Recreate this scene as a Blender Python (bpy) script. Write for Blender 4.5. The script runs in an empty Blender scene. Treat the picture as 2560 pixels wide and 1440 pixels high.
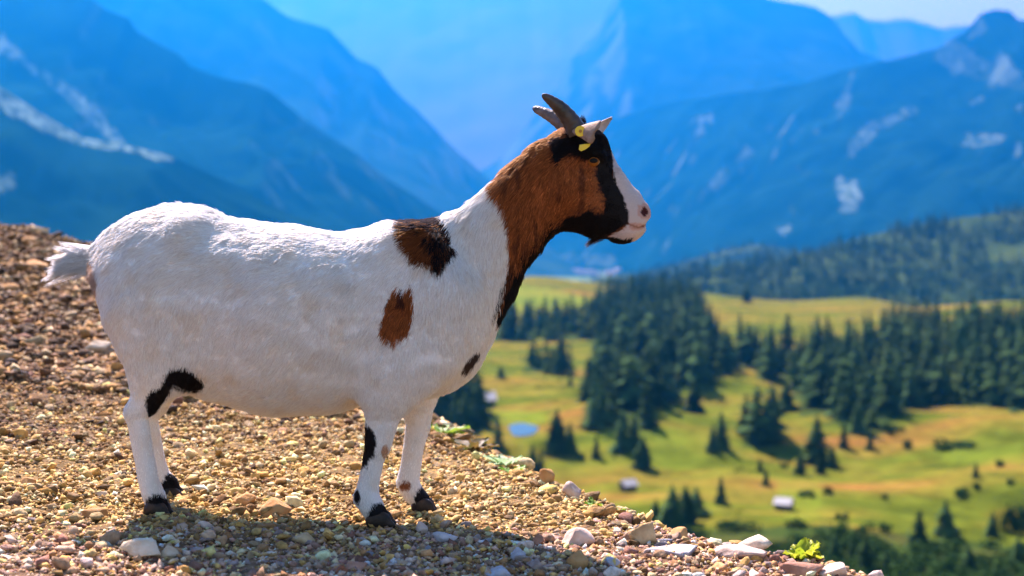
import bpy, math, random
import numpy as np
from mathutils import Vector, Matrix

# ------------------------------------------------------------------ camera, sky, sun, exposure
scene = bpy.context.scene
COL = scene.collection
FPX = 2560 * 50.0 / 36.0            # focal length measured in photo pixels
CAM_Y, CAM_Z = -2.87, 0.567
PITCH = math.atan(120.0 / FPX)      # camera tilts down a little: horizon at row 600

cam_data = bpy.data.cameras.new('camera')
cam = bpy.data.objects.new('camera', cam_data)
COL.objects.link(cam)
cam_data.sensor_width = 36.0
cam_data.lens = 50.0
cam_data.clip_start = 0.05
cam_data.clip_end = 60000.0
cam.location = (0, CAM_Y, CAM_Z)
cam.rotation_euler = (math.radians(90) - PITCH, 0, 0)
cam_data.dof.use_dof = True
cam_data.dof.focus_distance = 2.84
cam_data.dof.aperture_fstop = 3.4
scene.camera = cam

SUN_DIR = Vector((-0.43, 1.0, 0)).normalized() * math.cos(math.radians(49)) + Vector((0, 0, math.sin(math.radians(49))))
world = bpy.data.worlds.new('World')
scene.world = world
world.use_nodes = True
wn = world.node_tree
wn.nodes.clear()
sky = wn.nodes.new('ShaderNodeTexSky')
sky.sky_type = 'NISHITA'
sky.sun_disc = False
sky.sun_elevation = math.radians(49)
sky.sun_rotation = math.atan2(SUN_DIR.x, SUN_DIR.y)
sky.altitude = 1500
sky.dust_density = 2.0
bg = wn.nodes.new('ShaderNodeBackground')
bg.inputs['Strength'].default_value = 0.07
wo = wn.nodes.new('ShaderNodeOutputWorld')
wn.links.new(sky.outputs[0], bg.inputs[0])
wn.links.new(bg.outputs[0], wo.inputs[0])

sun_data = bpy.data.lights.new('sun', 'SUN')
sun_data.energy = 5.0
sun_data.angle = math.radians(0.5)
sun_data.color = (1.0, 0.945, 0.93)
sun = bpy.data.objects.new('sun', sun_data)
COL.objects.link(sun)
sun.rotation_euler = SUN_DIR.to_track_quat('Z', 'Y').to_euler()

vs = scene.view_settings
vs.view_transform = 'Standard'
vs.look = 'None'
vs.gamma = 1.0
vs.use_curve_mapping = False
vs.exposure = 2.0
HAZE_DENSITY = 1.75e-4
HAZE_COLOR = (0.0055, 0.18, 0.485)
HAZE_ABSORB = (0.5, 0.28, 0.5)
HAZE_ANISO = 0.74

scene.cycles.use_denoising = True
scene.cycles.max_bounces = 7
scene.cycles.diffuse_bounces = 4
scene.cycles.glossy_bounces = 2
scene.cycles.transmission_bounces = 2
scene.cycles.volume_bounces = 1
scene.cycles.transparent_max_bounces = 8
scene.cycles.sample_clamp_indirect = 6.0

# ------------------------------------------------------------------ measuring helpers
_cp, _sp = math.cos(PITCH), math.sin(PITCH)


def W(px, py, y):
    """world point seen at photo position (px, py) at world depth y"""
    u = (px - 1280.0) / FPX
    v = (720.0 - py) / FPX
    dy = _cp + _sp * v
    dz = -_sp + _cp * v
    t = (y - CAM_Y) / dy
    return np.stack(np.broadcast_arrays(u * t, np.asarray(y) + 0 * t, CAM_Z + dz * t), -1)


def S(r, y=0.0):
    """length of r photo pixels at depth y"""
    return r * (y - CAM_Y) / FPX


def PX(p):
    """photo position of world points p (n,3)"""
    p = np.asarray(p, float)
    dy = p[..., 1] - CAM_Y
    dz = p[..., 2] - CAM_Z
    f = dy * _cp - dz * _sp
    up = dy * _sp + dz * _cp
    return 1280 + FPX * p[..., 0] / f, 720 - FPX * up / f


def hash3(ix, iy, iz, seed):
    h = (ix.astype(np.int64) * 374761393 + iy.astype(np.int64) * 668265263 + iz.astype(np.int64) * 2147483647 + seed * 974634777) & 0xFFFFFFFF
    h = ((h ^ (h >> 13)) * 1274126177) & 0xFFFFFFFF
    h = ((h ^ (h >> 16)) * 2246822519) & 0xFFFFFFFF
    return ((h ^ (h >> 15)) & 0xFFFFFF) / float(0xFFFFFF)


def vnoise(x, y, z, seed=0):
    """value noise in -1..1"""
    x, y, z = np.broadcast_arrays(np.asarray(x, float), np.asarray(y, float), np.asarray(z, float))
    ix, iy, iz = np.floor(x), np.floor(y), np.floor(z)
    fx, fy, fz = x - ix, y - iy, z - iz
    fx, fy, fz = (f * f * (3 - 2 * f) for f in (fx, fy, fz))
    r = 0
    for a in (0, 1):
        wx = fx if a else 1 - fx
        for b in (0, 1):
            wy = fy if b else 1 - fy
            for c in (0, 1):
                wz = fz if c else 1 - fz
                r = r + wx * wy * wz * hash3(ix + a, iy + b, iz + c, seed)
    return r * 2 - 1


def fbm(x, y, z=0.0, seed=0, octaves=4, gain=0.5):
    r, a = 0, 1.0
    for i in range(octaves):
        r = r + a * vnoise(np.asarray(x) * 2 ** i, np.asarray(y) * 2 ** i, np.asarray(z) * 2 ** i, seed + i * 17)
        a *= gain
    return r


def ridged(x, y, seed=0, octaves=5):
    r, a = 0, 1.0
    for i in range(octaves):
        r = r + a * (1 - np.abs(vnoise(np.asarray(x) * 2 ** i, np.asarray(y) * 2 ** i, 0.5, seed + i * 31)) * 2)
        a *= 0.5
    return r


def inpoly(px, py, poly):
    poly = np.asarray(poly, float)
    c = np.zeros(np.shape(px), bool)
    n = len(poly)
    for i in range(n):
        x0, y0 = poly[i]
        x1, y1 = poly[(i + 1) % n]
        if y0 == y1:
            continue
        hit = ((y0 > py) != (y1 > py)) & (px < (x1 - x0) * (py - y0) / (y1 - y0) + x0)
        c ^= hit
    return c


def sstep(a, b, x):
    t = np.clip((np.asarray(x, float) - a) / (b - a), 0, 1)
    return t * t * (3 - 2 * t)


# ------------------------------------------------------------------ object helpers
def mesh_obj(name, verts, faces, mat=None, parent=None, smooth=False, colors=None, link=True, mats=None, face_mats=None):
    verts = np.asarray(verts, np.float32)
    me = bpy.data.meshes.new(name)
    if isinstance(faces, np.ndarray) and faces.ndim == 2:
        nf, k = faces.shape
        me.vertices.add(len(verts))
        me.vertices.foreach_set('co', verts.ravel())
        me.loops.add(nf * k)
        me.loops.foreach_set('vertex_index', faces.astype(np.int32).ravel())
        me.polygons.add(nf)
        me.polygons.foreach_set('loop_start', np.arange(0, nf * k, k, dtype=np.int32))
        me.update(calc_edges=True)
    else:
        me.from_pydata([tuple(map(float, v)) for v in verts], [], [tuple(int(i) for i in f) for f in faces])
        me.update()
    if smooth:
        me.polygons.foreach_set('use_smooth', np.ones(len(me.polygons), bool))
    if colors is not None:
        ca = me.color_attributes.new('tint', 'FLOAT_COLOR', 'POINT')
        c = np.ones((len(verts), 4), np.float32)
        c[:, :3] = np.asarray(colors)[:, :3]
        ca.data.foreach_set('color', c.ravel())
    for m in (mats or ([mat] if mat else [])):
        me.materials.append(m)
    if face_mats is not None:
        me.polygons.foreach_set('material_index', np.asarray(face_mats, np.int32))
    o = bpy.data.objects.new(name, me)
    if link:
        COL.objects.link(o)
    if parent is not None:
        o.parent = parent
    return o


def empty(name, loc=(0, 0, 0)):
    o = bpy.data.objects.new(name, None)
    o.location = loc
    o.empty_display_size = 0.1
    COL.objects.link(o)
    return o


def tag(o, label=None, category=None, group=None, kind=None):
    if label:
        o['label'] = label
    if category:
        o['category'] = category
    if group:
        o['group'] = group
    if kind:
        o['kind'] = kind
    return o


def part(name, verts, faces, mat, root, **k):
    """mesh given in world coordinates, parented to an empty that is only translated"""
    v = np.asarray(verts, float) - np.array(root.location)
    return mesh_obj(name, v, faces, mat, root, **k)


def new_mat(name, rough=0.8, spec=0.3):
    m = bpy.data.materials.new(name)
    m.use_nodes = True
    b = m.node_tree.nodes['Principled BSDF']
    b.inputs['Roughness'].default_value = rough
    b.inputs['Specular IOR Level'].default_value = spec
    return m, m.node_tree.nodes, m.node_tree.links, b


def noise_mat(name, c1, c2, scale=5.0, rough=0.8, bump=0.0, bump_scale=None, spec=0.3, attr=False, detail=5.0, lo=0.35, hi=0.65, obj_rand=0.0):
    """two-colour noise; with attr the noise multiplies the mesh colour attribute 'tint'"""
    m, N, L, b = new_mat(name, rough, spec)
    tc = N.new('ShaderNodeTexCoord')
    nz = N.new('ShaderNodeTexNoise')
    nz.inputs['Scale'].default_value = scale
    nz.inputs['Detail'].default_value = detail
    L.new(tc.outputs['Object'], nz.inputs['Vector'])
    cr = N.new('ShaderNodeValToRGB')
    cr.color_ramp.elements[0].position = lo
    cr.color_ramp.elements[1].position = hi
    cr.color_ramp.elements[0].color = (*c1, 1)
    cr.color_ramp.elements[1].color = (*c2, 1)
    L.new(nz.outputs['Fac'], cr.inputs['Fac'])
    out = cr.outputs['Color']
    if attr:
        at = N.new('ShaderNodeAttribute')
        at.attribute_name = 'tint'
        mx = N.new('ShaderNodeMix')
        mx.data_type = 'RGBA'
        mx.blend_type = 'MULTIPLY'
        mx.inputs['Factor'].default_value = 1.0
        L.new(at.outputs['Color'], mx.inputs['A'])
        L.new(out, mx.inputs['B'])
        out = mx.outputs['Result']
    if obj_rand:
        oi = N.new('ShaderNodeObjectInfo')
        hsv = N.new('ShaderNodeHueSaturation')
        mr = N.new('ShaderNodeMapRange')
        mr.inputs['To Min'].default_value = 1 - obj_rand
        mr.inputs['To Max'].default_value = 1 + obj_rand
        L.new(oi.outputs['Random'], mr.inputs['Value'])
        L.new(mr.outputs['Result'], hsv.inputs['Value'])
        L.new(out, hsv.inputs['Color'])
        out = hsv.outputs['Color']
    L.new(out, b.inputs['Base Color'])
    if bump:
        n2 = N.new('ShaderNodeTexNoise')
        n2.inputs['Scale'].default_value = bump_scale or scale * 4
        n2.inputs['Detail'].default_value = 6
        L.new(tc.outputs['Object'], n2.inputs['Vector'])
        bp = N.new('ShaderNodeBump')
        bp.inputs['Strength'].default_value = 1.0
        bp.inputs['Distance'].default_value = bump
        L.new(n2.outputs['Fac'], bp.inputs['Height'])
        L.new(bp.outputs['Normal'], b.inputs['Normal'])
    return m


rng = np.random.default_rng(7)
random.seed(7)
# ------------------------------------------------------------------ far mountains
def mountain_mat(name, c_dark, c_light, c_rock, scale):
    m, N, L, b = new_mat(name, 0.95, 0.0)
    tc = N.new('ShaderNodeTexCoord')
    nz = N.new('ShaderNodeTexNoise')
    nz.inputs['Scale'].default_value = scale
    nz.inputs['Detail'].default_value = 8
    L.new(tc.outputs['Object'], nz.inputs['Vector'])
    cr = N.new('ShaderNodeValToRGB')
    cr.color_ramp.elements[0].position = 0.38
    cr.color_ramp.elements[1].position = 0.66
    cr.color_ramp.elements[0].color = (*c_dark, 1)
    cr.color_ramp.elements[1].color = (*c_light, 1)
    L.new(nz.outputs['Fac'], cr.inputs['Fac'])
    at = N.new('ShaderNodeAttribute')
    at.attribute_name = 'tint'
    sp = N.new('ShaderNodeSeparateColor')
    L.new(at.outputs['Color'], sp.inputs['Color'])
    mx = N.new('ShaderNodeMix')
    mx.data_type = 'RGBA'
    L.new(sp.outputs['Red'], mx.inputs['Factor'])
    L.new(cr.outputs['Color'], mx.inputs['A'])
    mx.inputs['B'].default_value = (*c_rock, 1)
    L.new(mx.outputs['Result'], b.inputs['Base Color'])
    return m


def make_mountain(name, crest, nx, nt, drop, run, seed, gully, mat, rock=0.0, patches=(), label=None, crag=0.7):
    nx, nt = int(nx * 0.85), int(nt * 0.8)
    """crest: list of (px, py, distance). A real ridge with a front and a back slope."""
    c = np.array(crest, float)
    px = np.linspace(c[0, 0], c[-1, 0], nx)
    py = np.interp(px, c[:, 0], c[:, 1])
    D = np.interp(px, c[:, 0], c[:, 2])
    X = (px - 1280) / FPX * D
    Z0 = CAM_Z + (600 - py) / FPX * D
    Z0 = Z0 + crag * D * 0.0012 * fbm(X / 160.0, 3.1, 0, seed, 5, 0.6)
    t = np.concatenate([-np.linspace(1, 0.03, nt // 3), np.linspace(0, 1, nt) ** 1.15])
    T, XX = np.meshgrid(t, X, indexing='ij')
    DD = np.broadcast_to(D, T.shape)
    ZZ = np.broadcast_to(Z0, T.shape)
    H = ZZ + drop
    aT = np.abs(T)
    Y = CAM_Y + DD - T * run
    g = ridged(XX / gully + 0.6 * fbm(XX / gully / 2, Y / gully, 0, seed + 5, 2), Y / gully * 0.35, seed) - 1.0
    f2 = fbm(XX / (gully * 0.22), Y / (gully * 0.22), 0, seed + 9, 4)
    Z = ZZ - H * aT ** 0.92
    Z = Z + (g * gully * (0.02 if mat is M_far else 0.09 if mat is M_mid else 0.14) + f2 * gully * (0.006 if mat is M_far else 0.022)) * sstep(0.0, 0.22, aT) * (1 - 0.4 * aT)
    nT = len(t)
    verts = np.stack([XX, Y, Z], -1).reshape(-1, 3)
    i = np.arange(nT - 1)[:, None] * nx + np.arange(nx - 1)[None, :]
    faces = np.stack([i, i + nx, i + nx + 1, i + 1], -1).reshape(-1, 4)
    # colour: rock on steep and chosen places (a mark of the ground itself)
    dz = np.abs(np.gradient(Z, axis=1)) / (np.abs(np.gradient(XX, axis=1)) + 1e-6)
    pale = rock * sstep(0.55, 1.0, dz) * sstep(-0.2, 0.5, f2)
    qx, qy = PX(verts)
    for poly, amt in patches:
        wob = 9 * fbm(qx / 22.0, qy / 22.0, 0, seed + 3, 4)
        m = inpoly(qx + wob, qy + wob * 0.6, poly) & (verts[:, 1] < (CAM_Y + DD.ravel() + 1))
        pale = pale.reshape(-1)
        soft = np.clip(0.45 + 0.55 * vnoise(qx[m] / 9, qy[m] / 7, 0, seed + 8), 0, 1)
        pale[m] = np.maximum(pale[m], amt * soft)
    pale = pale.reshape(-1)
    o = mesh_obj(name, verts, faces, mat, smooth=True, colors=np.stack([pale] * 3, -1))
    tag(o, label, None, None, 'structure')
    return o


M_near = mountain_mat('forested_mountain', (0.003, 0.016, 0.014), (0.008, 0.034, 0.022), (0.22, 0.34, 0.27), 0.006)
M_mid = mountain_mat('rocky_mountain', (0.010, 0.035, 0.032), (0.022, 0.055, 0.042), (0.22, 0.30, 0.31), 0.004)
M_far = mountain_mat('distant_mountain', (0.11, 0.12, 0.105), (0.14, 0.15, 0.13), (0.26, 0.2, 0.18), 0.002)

make_mountain('mountain', [(-500, 60, 2500), (-200, 130, 2500), (0, 215, 2500), (102, 280, 2500), (203, 340, 2520), (305, 362, 2560), (432, 392, 2600), (560, 450, 2700), (700, 520, 2800), (900, 600, 2950), (1150, 650, 3100)],
              150, 90, 150, 950, 11, 320, M_near,
              patches=[([(-60, 190), (10, 215), (100, 270), (150, 300), (230, 335), (300, 350), (440, 375), (440, 405), (380, 400), (340, 380), (200, 362), (120, 330), (30, 290), (-60, 240)], 1.0),
                       ([(-20, 450), (35, 430), (30, 460), (0, 480), (-20, 475)], 0.5)],
              label='dark blue wooded mountain flank with a pale scree band')
make_mountain('mountain', [(-500, -200, 3900), (-100, -40, 3900), (100, -20, 3900), (239, 0, 3900), (264, 20, 3900), (305, 41, 3900), (330, 51, 3900), (345, 81, 3900), (386, 107, 3900), (447, 137, 3900), (482, 168, 3900), (559, 193, 3900), (635, 211, 3900), (675, 229, 3900), (762, 300, 3950), (889, 381, 4050), (965, 442, 4100), (1066, 508, 4250), (1150, 570, 4400), (1300, 660, 4700)],
              260, 120, 150, 1300, 23, 420, M_near, rock=0.15,
              patches=[([(0, 80), (40, 120), (120, 180), (180, 215), (240, 262), (290, 330), (310, 360), (280, 355), (230, 310), (180, 260), (110, 200), (20, 140), (-20, 130)], 0.55),
                       ([(205, 240), (240, 262), (290, 330), (300, 350), (262, 340), (215, 280)], 0.5)],
              label='steep blue wooded mountain falling to the right')
make_mountain('mountain', [(0, -330, 6600), (300, -160, 6600), (500, -70, 6600), (660, 0, 6600), (721, 46, 6600), (823, 76, 6600), (863, 117, 6600), (894, 147, 6600), (945, 168, 6600), (980, 218, 6600), (1041, 274, 6600), (1092, 325, 6600), (1150, 385, 6600), (1250, 480, 6700), (1350, 600, 6800), (1420, 655, 6900)],
              200, 90, 170, 1900, 37, 600, M_mid, rock=0.2, label='middle mountain shoulder in blue haze')
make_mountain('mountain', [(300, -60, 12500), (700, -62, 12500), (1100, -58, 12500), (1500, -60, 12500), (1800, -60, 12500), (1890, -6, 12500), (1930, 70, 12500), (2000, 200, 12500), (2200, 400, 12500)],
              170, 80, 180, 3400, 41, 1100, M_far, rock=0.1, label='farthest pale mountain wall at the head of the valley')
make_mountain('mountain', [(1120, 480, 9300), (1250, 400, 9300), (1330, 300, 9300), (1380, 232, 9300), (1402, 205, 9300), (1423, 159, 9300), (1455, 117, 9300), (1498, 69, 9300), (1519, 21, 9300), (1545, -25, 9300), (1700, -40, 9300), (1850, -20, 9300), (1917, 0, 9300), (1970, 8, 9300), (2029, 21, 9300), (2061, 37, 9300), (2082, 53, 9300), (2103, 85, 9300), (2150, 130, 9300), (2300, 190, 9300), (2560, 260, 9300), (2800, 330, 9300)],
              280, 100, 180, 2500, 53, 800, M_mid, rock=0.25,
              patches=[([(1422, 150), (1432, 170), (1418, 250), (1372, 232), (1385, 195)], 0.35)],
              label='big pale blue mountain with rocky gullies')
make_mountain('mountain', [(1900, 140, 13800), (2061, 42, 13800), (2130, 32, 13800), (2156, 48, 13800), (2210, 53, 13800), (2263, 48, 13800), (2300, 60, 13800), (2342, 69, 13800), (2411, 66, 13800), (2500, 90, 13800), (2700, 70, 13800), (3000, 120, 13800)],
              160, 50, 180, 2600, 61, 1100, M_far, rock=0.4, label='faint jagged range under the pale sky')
make_mountain('mountain', [(1250, 470, 8600), (1400, 360, 8200), (1500, 310, 7700), (1625, 272, 7200), (1785, 240, 6700), (1900, 226, 6400), (1997, 213, 6200), (2103, 181, 6100), (2194, 159, 6000), (2260, 143, 6000), (2337, 127, 6000), (2369, 101, 6000), (2405, 80, 6000), (2424, 60, 6000), (2443, 37, 6000), (2475, 27, 6000), (2518, 32, 6000), (2540, 56, 6000), (2580, 60, 6000), (2640, 20, 6000), (2750, 50, 6000), (2950, 120, 6000)],
              420, 190, 150, 1850, 77, 520, M_near, rock=0.4,
              patches=[([(2090, 450), (2105, 430), (2115, 470), (2135, 440), (2147, 470), (2140, 530), (2110, 535), (2098, 500)], 0.8),
                       ([(2400, 362), (2460, 335), (2520, 335), (2500, 355), (2440, 368)], 0.55),
                       ([(1945, 570), (1975, 565), (1978, 580), (1960, 592)], 0.7),
                       ([(2130, 350), (2190, 300), (2290, 270), (2300, 285), (2200, 330), (2150, 380), (2110, 390)], 0.4),
                       ([(2340, 60), (2400, 100), (2440, 140), (2520, 180), (2560, 200), (2560, 230), (2420, 190), (2330, 150), (2330, 120)], 0.2),
                       ([(2095, 270), (2130, 180), (2140, 180), (2120, 280), (2100, 300)], 0.3),
                       ([(1320, 640), (1440, 630), (1450, 660), (1320, 672)], 0.18),
                       ([(1460, 640), (1540, 637), (1540, 665), (1470, 668)], 0.25)],
              label='deep blue mountain with a blunt rocky summit and pale screes')

# ranges outside the frame, so the valley stays closed when seen from a step aside
make_mountain('mountain', [(-5200, -300, 5200), (-3800, -120, 5200), (-2600, -330, 5200), (-1500, -150, 5200), (-700, -60, 5200), (-350, 60, 5200)],
              160, 60, 150, 1900, 87, 600, M_near, label='wooded range closing the valley on the left')
make_mountain('mountain', [(2850, 90, 6800), (3300, -60, 6800), (3900, -160, 6600), (4600, 20, 6400), (5400, -200, 6200)],
              160, 60, 150, 2000, 97, 600, M_near, rock=0.3, label='rocky range closing the valley on the right')

# valley floor far below
vf_n = 120
gx = np.linspace(-8500, 8500, vf_n)
gy = np.linspace(1300, 15500, vf_n)
GX, GY = np.meshgrid(gx, gy)
GZ = -130 + 14 * fbm(GX / 900, GY / 900, 0, 91, 3)
i = np.arange(vf_n - 1)[:, None] * vf_n + np.arange(vf_n - 1)[None, :]
vf_faces = np.stack([i, i + 1, i + vf_n + 1, i + vf_n], -1).reshape(-1, 4)
M_floor = noise_mat('valley_fields', (0.02, 0.05, 0.02), (0.16, 0.24, 0.07), 0.0022, 0.95, lo=0.45, hi=0.6, spec=0.0)
tag(mesh_obj('valley_floor', np.stack([GX, GY, GZ], -1).reshape(-1, 3), vf_faces, M_floor, smooth=True),
    'valley floor fields seen through blue haze', None, None, 'structure')

# ------------------------------------------------------------------ the alpine meadow terrain below the slope
_prof_d = np.array([-400, 0, 10, 25, 60, 120, 200, 262, 330, 420, 520, 650, 800, 950, 1080, 1200, 1400])
_prof_z = np.array([-14, -14, -14, -17, -30, -48, -60, -62, -60.5, -57, -53, -48, -43, -38, -36.5, -50, -95.0])
HUTS = [(1570, 1226, 3.5, 0.5), (1960, 1274, 3.6, -0.5), (1207, 1018, 7.0, 0.3)]
POND = (1307, 1072)


def meadow_z0(x, y):
    d = y - CAM_Y
    z = np.interp(d, _prof_d, _prof_z)
    u = x / np.maximum(d, 60)
    px = 1280 + FPX * u
    # plateau meadows, knolls and the rise to the right
    z = z + sstep(300, 700, d) * (3.0 * fbm(x / 130.0, y / 150.0, 0, 5, 3))
    z = z + sstep(180, 300, d) * (5.2 - 3.0 * sstep(480, 800, d)) * fbm((x * 0.8 - y * 0.35) / 62.0, (y * 0.8 + x * 0.5) / 52.0, 0, 15, 3, 0.42)
    z = z + 9.0 * np.exp(-((d - 1000) / 130.0) ** 2) * np.exp(-((px - 1350) / 170.0) ** 2)
    z = z - 9.0 * np.exp(-((d - 1000) / 150.0) ** 2) * np.exp(-((px - 2000) / 190.0) ** 2)
    z = z + sstep(1050, 1250, d) * -10
    z = z - 9.0 * sstep(2120, 2300, px) * sstep(780, 950, d)
    return z


def ray_ground(px, py, fn, d0=120, d1=1390):
    ds = np.linspace(d0, d1, 2600)
    p = W(px, py, ds + CAM_Y)
    below = p[:, 2] < fn(p[:, 0], p[:, 1])
    k = int(np.argmax(below)) if below.any() else len(ds) - 1
    return p[k]


_pond = ray_ground(POND[0], POND[1], meadow_z0)
_hutp = [ray_ground(h[0], h[1], meadow_z0) for h in HUTS]


def meadow_z(x, y):
    z = meadow_z0(x, y)
    r = np.sqrt(((x - _pond[0]) / 8.0) ** 2 + ((y - _pond[1]) / 22.0) ** 2)
    w = 1 - sstep(0.75, 1.6, r)
    z = z * (1 - w) + (_pond[2] - 0.35) * w
    for hp in _hutp:
        r = np.hypot(x - hp[0], y - hp[1])
        w = 1 - sstep(4.5, 9, r)
        z = z * (1 - w) + hp[2] * w
    return z


nx_ = 440
rows = np.concatenate([np.linspace(-300, 180, 40), np.linspace(184, 520, 150), np.linspace(523, 1390, 110)])
us = np.linspace(-1, 1, nx_)
R, U = np.meshgrid(rows, us, indexing='ij')
half = np.maximum(260, (R + 50) * 1.5)
MX = np.sign(U) * (np.abs(U) * 0.55 + np.abs(U) ** 6 * 0.45) * half
MY = R
MZ = meadow_z(MX, MY)
i = np.arange(len(rows) - 1)[:, None] * nx_ + np.arange(nx_ - 1)[None, :]
mf = np.stack([i, i + 1, i + nx_ + 1, i + nx_], -1).reshape(-1, 4)


def meadow_material():
    m, N, L, b = new_mat('dry_meadow', 0.95, 0.0)
    tc = N.new('ShaderNodeTexCoord')
    mp = N.new('ShaderNodeMapping')
    mp.inputs['Scale'].default_value = (0.012, 0.03, 0.05)
    mp.inputs['Rotation'].default_value = (0, 0, 0.35)
    L.new(tc.outputs['Object'], mp.inputs['Vector'])
    n1 = N.new('ShaderNodeTexNoise')
    n1.inputs['Scale'].default_value = 1.6
    n1.inputs['Detail'].default_value = 6
    L.new(mp.outputs['Vector'], n1.inputs['Vector'])
    cr = N.new('ShaderNodeValToRGB')
    e = cr.color_ramp.elements
    e[0].position = 0.30
    e[0].color = (0.058, 0.084, 0.009, 1)
    e[1].position = 0.76
    e[1].color = (0.30, 0.145, 0.035, 1)
    a = e.new(0.44)
    a.color = (0.120, 0.150, 0.014, 1)
    a = e.new(0.56)
    a.color = (0.195, 0.165, 0.022, 1)
    L.new(n1.outputs['Fac'], cr.inputs['Fac'])
    n2 = N.new('ShaderNodeTexNoise')
    n2.inputs['Scale'].default_value = 0.16
    n2.inputs['Detail'].default_value = 8
    L.new(tc.outputs['Object'], n2.inputs['Vector'])
    r2 = N.new('ShaderNodeMapRange')
    r2.inputs['From Min'].default_value = 0.3
    r2.inputs['From Max'].default_value = 0.7
    r2.inputs['To Min'].default_value = 0.42
    r2.inputs['To Max'].default_value = 0.86
    L.new(n2.outputs['Fac'], r2.inputs['Value'])
    mx = N.new('ShaderNodeMix')
    mx.data_type = 'RGBA'
    mx.blend_type = 'MULTIPLY'
    mx.inputs['Factor'].default_value = 1
    L.new(cr.outputs['Color'], mx.inputs['A'])
    L.new(r2.outputs['Result'], mx.inputs['B'])
    at = N.new('ShaderNodeAttribute')
    at.attribute_name = 'tint'
    sp = N.new('ShaderNodeSeparateColor')
    L.new(at.outputs['Color'], sp.inputs['Color'])
    m2 = N.new('ShaderNodeMix')
    m2.data_type = 'RGBA'
    L.new(sp.outputs['Red'], m2.inputs['Factor'])
    L.new(mx.outputs['Result'], m2.inputs['A'])
    m2.inputs['B'].default_value = (0.13, 0.18, 0.016, 1)
    m3 = N.new('ShaderNodeMix')
    m3.data_type = 'RGBA'
    L.new(sp.outputs['Green'], m3.inputs['Factor'])
    L.new(m2.outputs['Result'], m3.inputs['A'])
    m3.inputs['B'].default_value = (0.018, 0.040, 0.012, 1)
    L.new(m3.outputs['Result'], b.inputs['Base Color'])
    bp = N.new('ShaderNodeBump')
    bp.inputs['Distance'].default_value = 0.6
    L.new(n2.outputs['Fac'], bp.inputs['Height'])
    L.new(bp.outputs['Normal'], b.inputs['Normal'])
    return m


# woods: outlines of where tree feet stand
WOODS = [
    ('A', [(1225, 800), (1330, 812), (1490, 780), (1490, 850), (1330, 850), (1225, 855)], 9.0,
     'dark spruce in the strip of wood below the bright green crest meadow', 'spruces in the wood strip under the crest meadow'),
    ('B', [(1480, 750), (1600, 738), (1755, 752), (1772, 820), (1785, 868), (1980, 872), (1990, 900), (1850, 930), (1760, 960), (1700, 990), (1640, 1010), (1640, 1075), (1455, 1065), (1470, 960), (1490, 890), (1470, 850)], 8.5,
     'dark spruce in the central wood between the two high meadows', 'spruces of the central wood'),
    ('C', [(1310, 895), (1380, 900), (1435, 915), (1430, 940), (1320, 938)], 8.0,
     'spruce in the small grove on the pale slope above the pond', 'spruces of the small grove above the pond'),
    ('D', [(1870, 885), (2000, 872), (2180, 850), (2260, 818), (2560, 812), (2700, 812), (2700, 1030), (2560, 1025), (2300, 1012), (2250, 1045), (2200, 1085), (2120, 1080), (2060, 1040), (1995, 1040), (1985, 960), (1900, 955)], 8.6,
     'tall dark spruce in the large wood on the right hand hillside', 'spruces of the large wood on the hillside'),
    ('E', [(1855, 1085), (1945, 1070), (1955, 1112), (1860, 1118)], 5.2,
     'tall spruce in the tight clump standing alone on the open meadow', 'spruces of the clump on the open meadow'),
    ('F', [(1085, 1020), (1200, 1000), (1220, 1075), (1095, 1080)], 6.5,
     'dark spruce in the clump beside the small hut, behind the goat\'s chest', 'spruces beside the hut behind the goat'),
]
green = np.zeros(MX.size)
dark = np.zeros(MX.size)
mv = np.stack([MX, MY, MZ], -1).reshape(-1, 3)
_ok = mv[:, 1] > 60
qx = np.zeros(len(mv))
qy = np.zeros(len(mv))
qx[_ok], qy[_ok] = PX(mv[_ok])
wob = 14 * fbm(qx / 60, qy / 30, 0, 8, 3)
for poly, a in [([(1100, 700), (1330, 716), (1430, 735), (1490, 752), (1400, 768), (1240, 790), (1100, 810)], 0.6), ([(1205, 1030), (1280, 1020), (1370, 1040), (1340, 1062), (1280, 1066), (1215, 1056)], 0.5),
                ([(2340, 1130), (2560, 1110), (2560, 1160), (2380, 1160)], 0.4), ([(1950, 1200), (2060, 1210), (2050, 1290), (1960, 1300)], 0.35),
                ([(1420, 1120), (1640, 1060), (1900, 1120), (1700, 1180), (1500, 1170)], 0.25)]:
    green[inpoly(qx + wob, qy + wob * 0.4, poly) & _ok] = a
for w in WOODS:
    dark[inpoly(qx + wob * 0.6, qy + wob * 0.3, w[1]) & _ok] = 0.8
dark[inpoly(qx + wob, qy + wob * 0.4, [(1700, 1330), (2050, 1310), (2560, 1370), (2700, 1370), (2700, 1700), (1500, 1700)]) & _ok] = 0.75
M_meadow = meadow_material()
tag(mesh_obj('meadow_terrain', mv, mf, M_meadow, smooth=True, colors=np.stack([green, dark, dark * 0], -1)),
    'rolling dry yellow green alpine meadow far below', None, None, 'structure')

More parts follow.
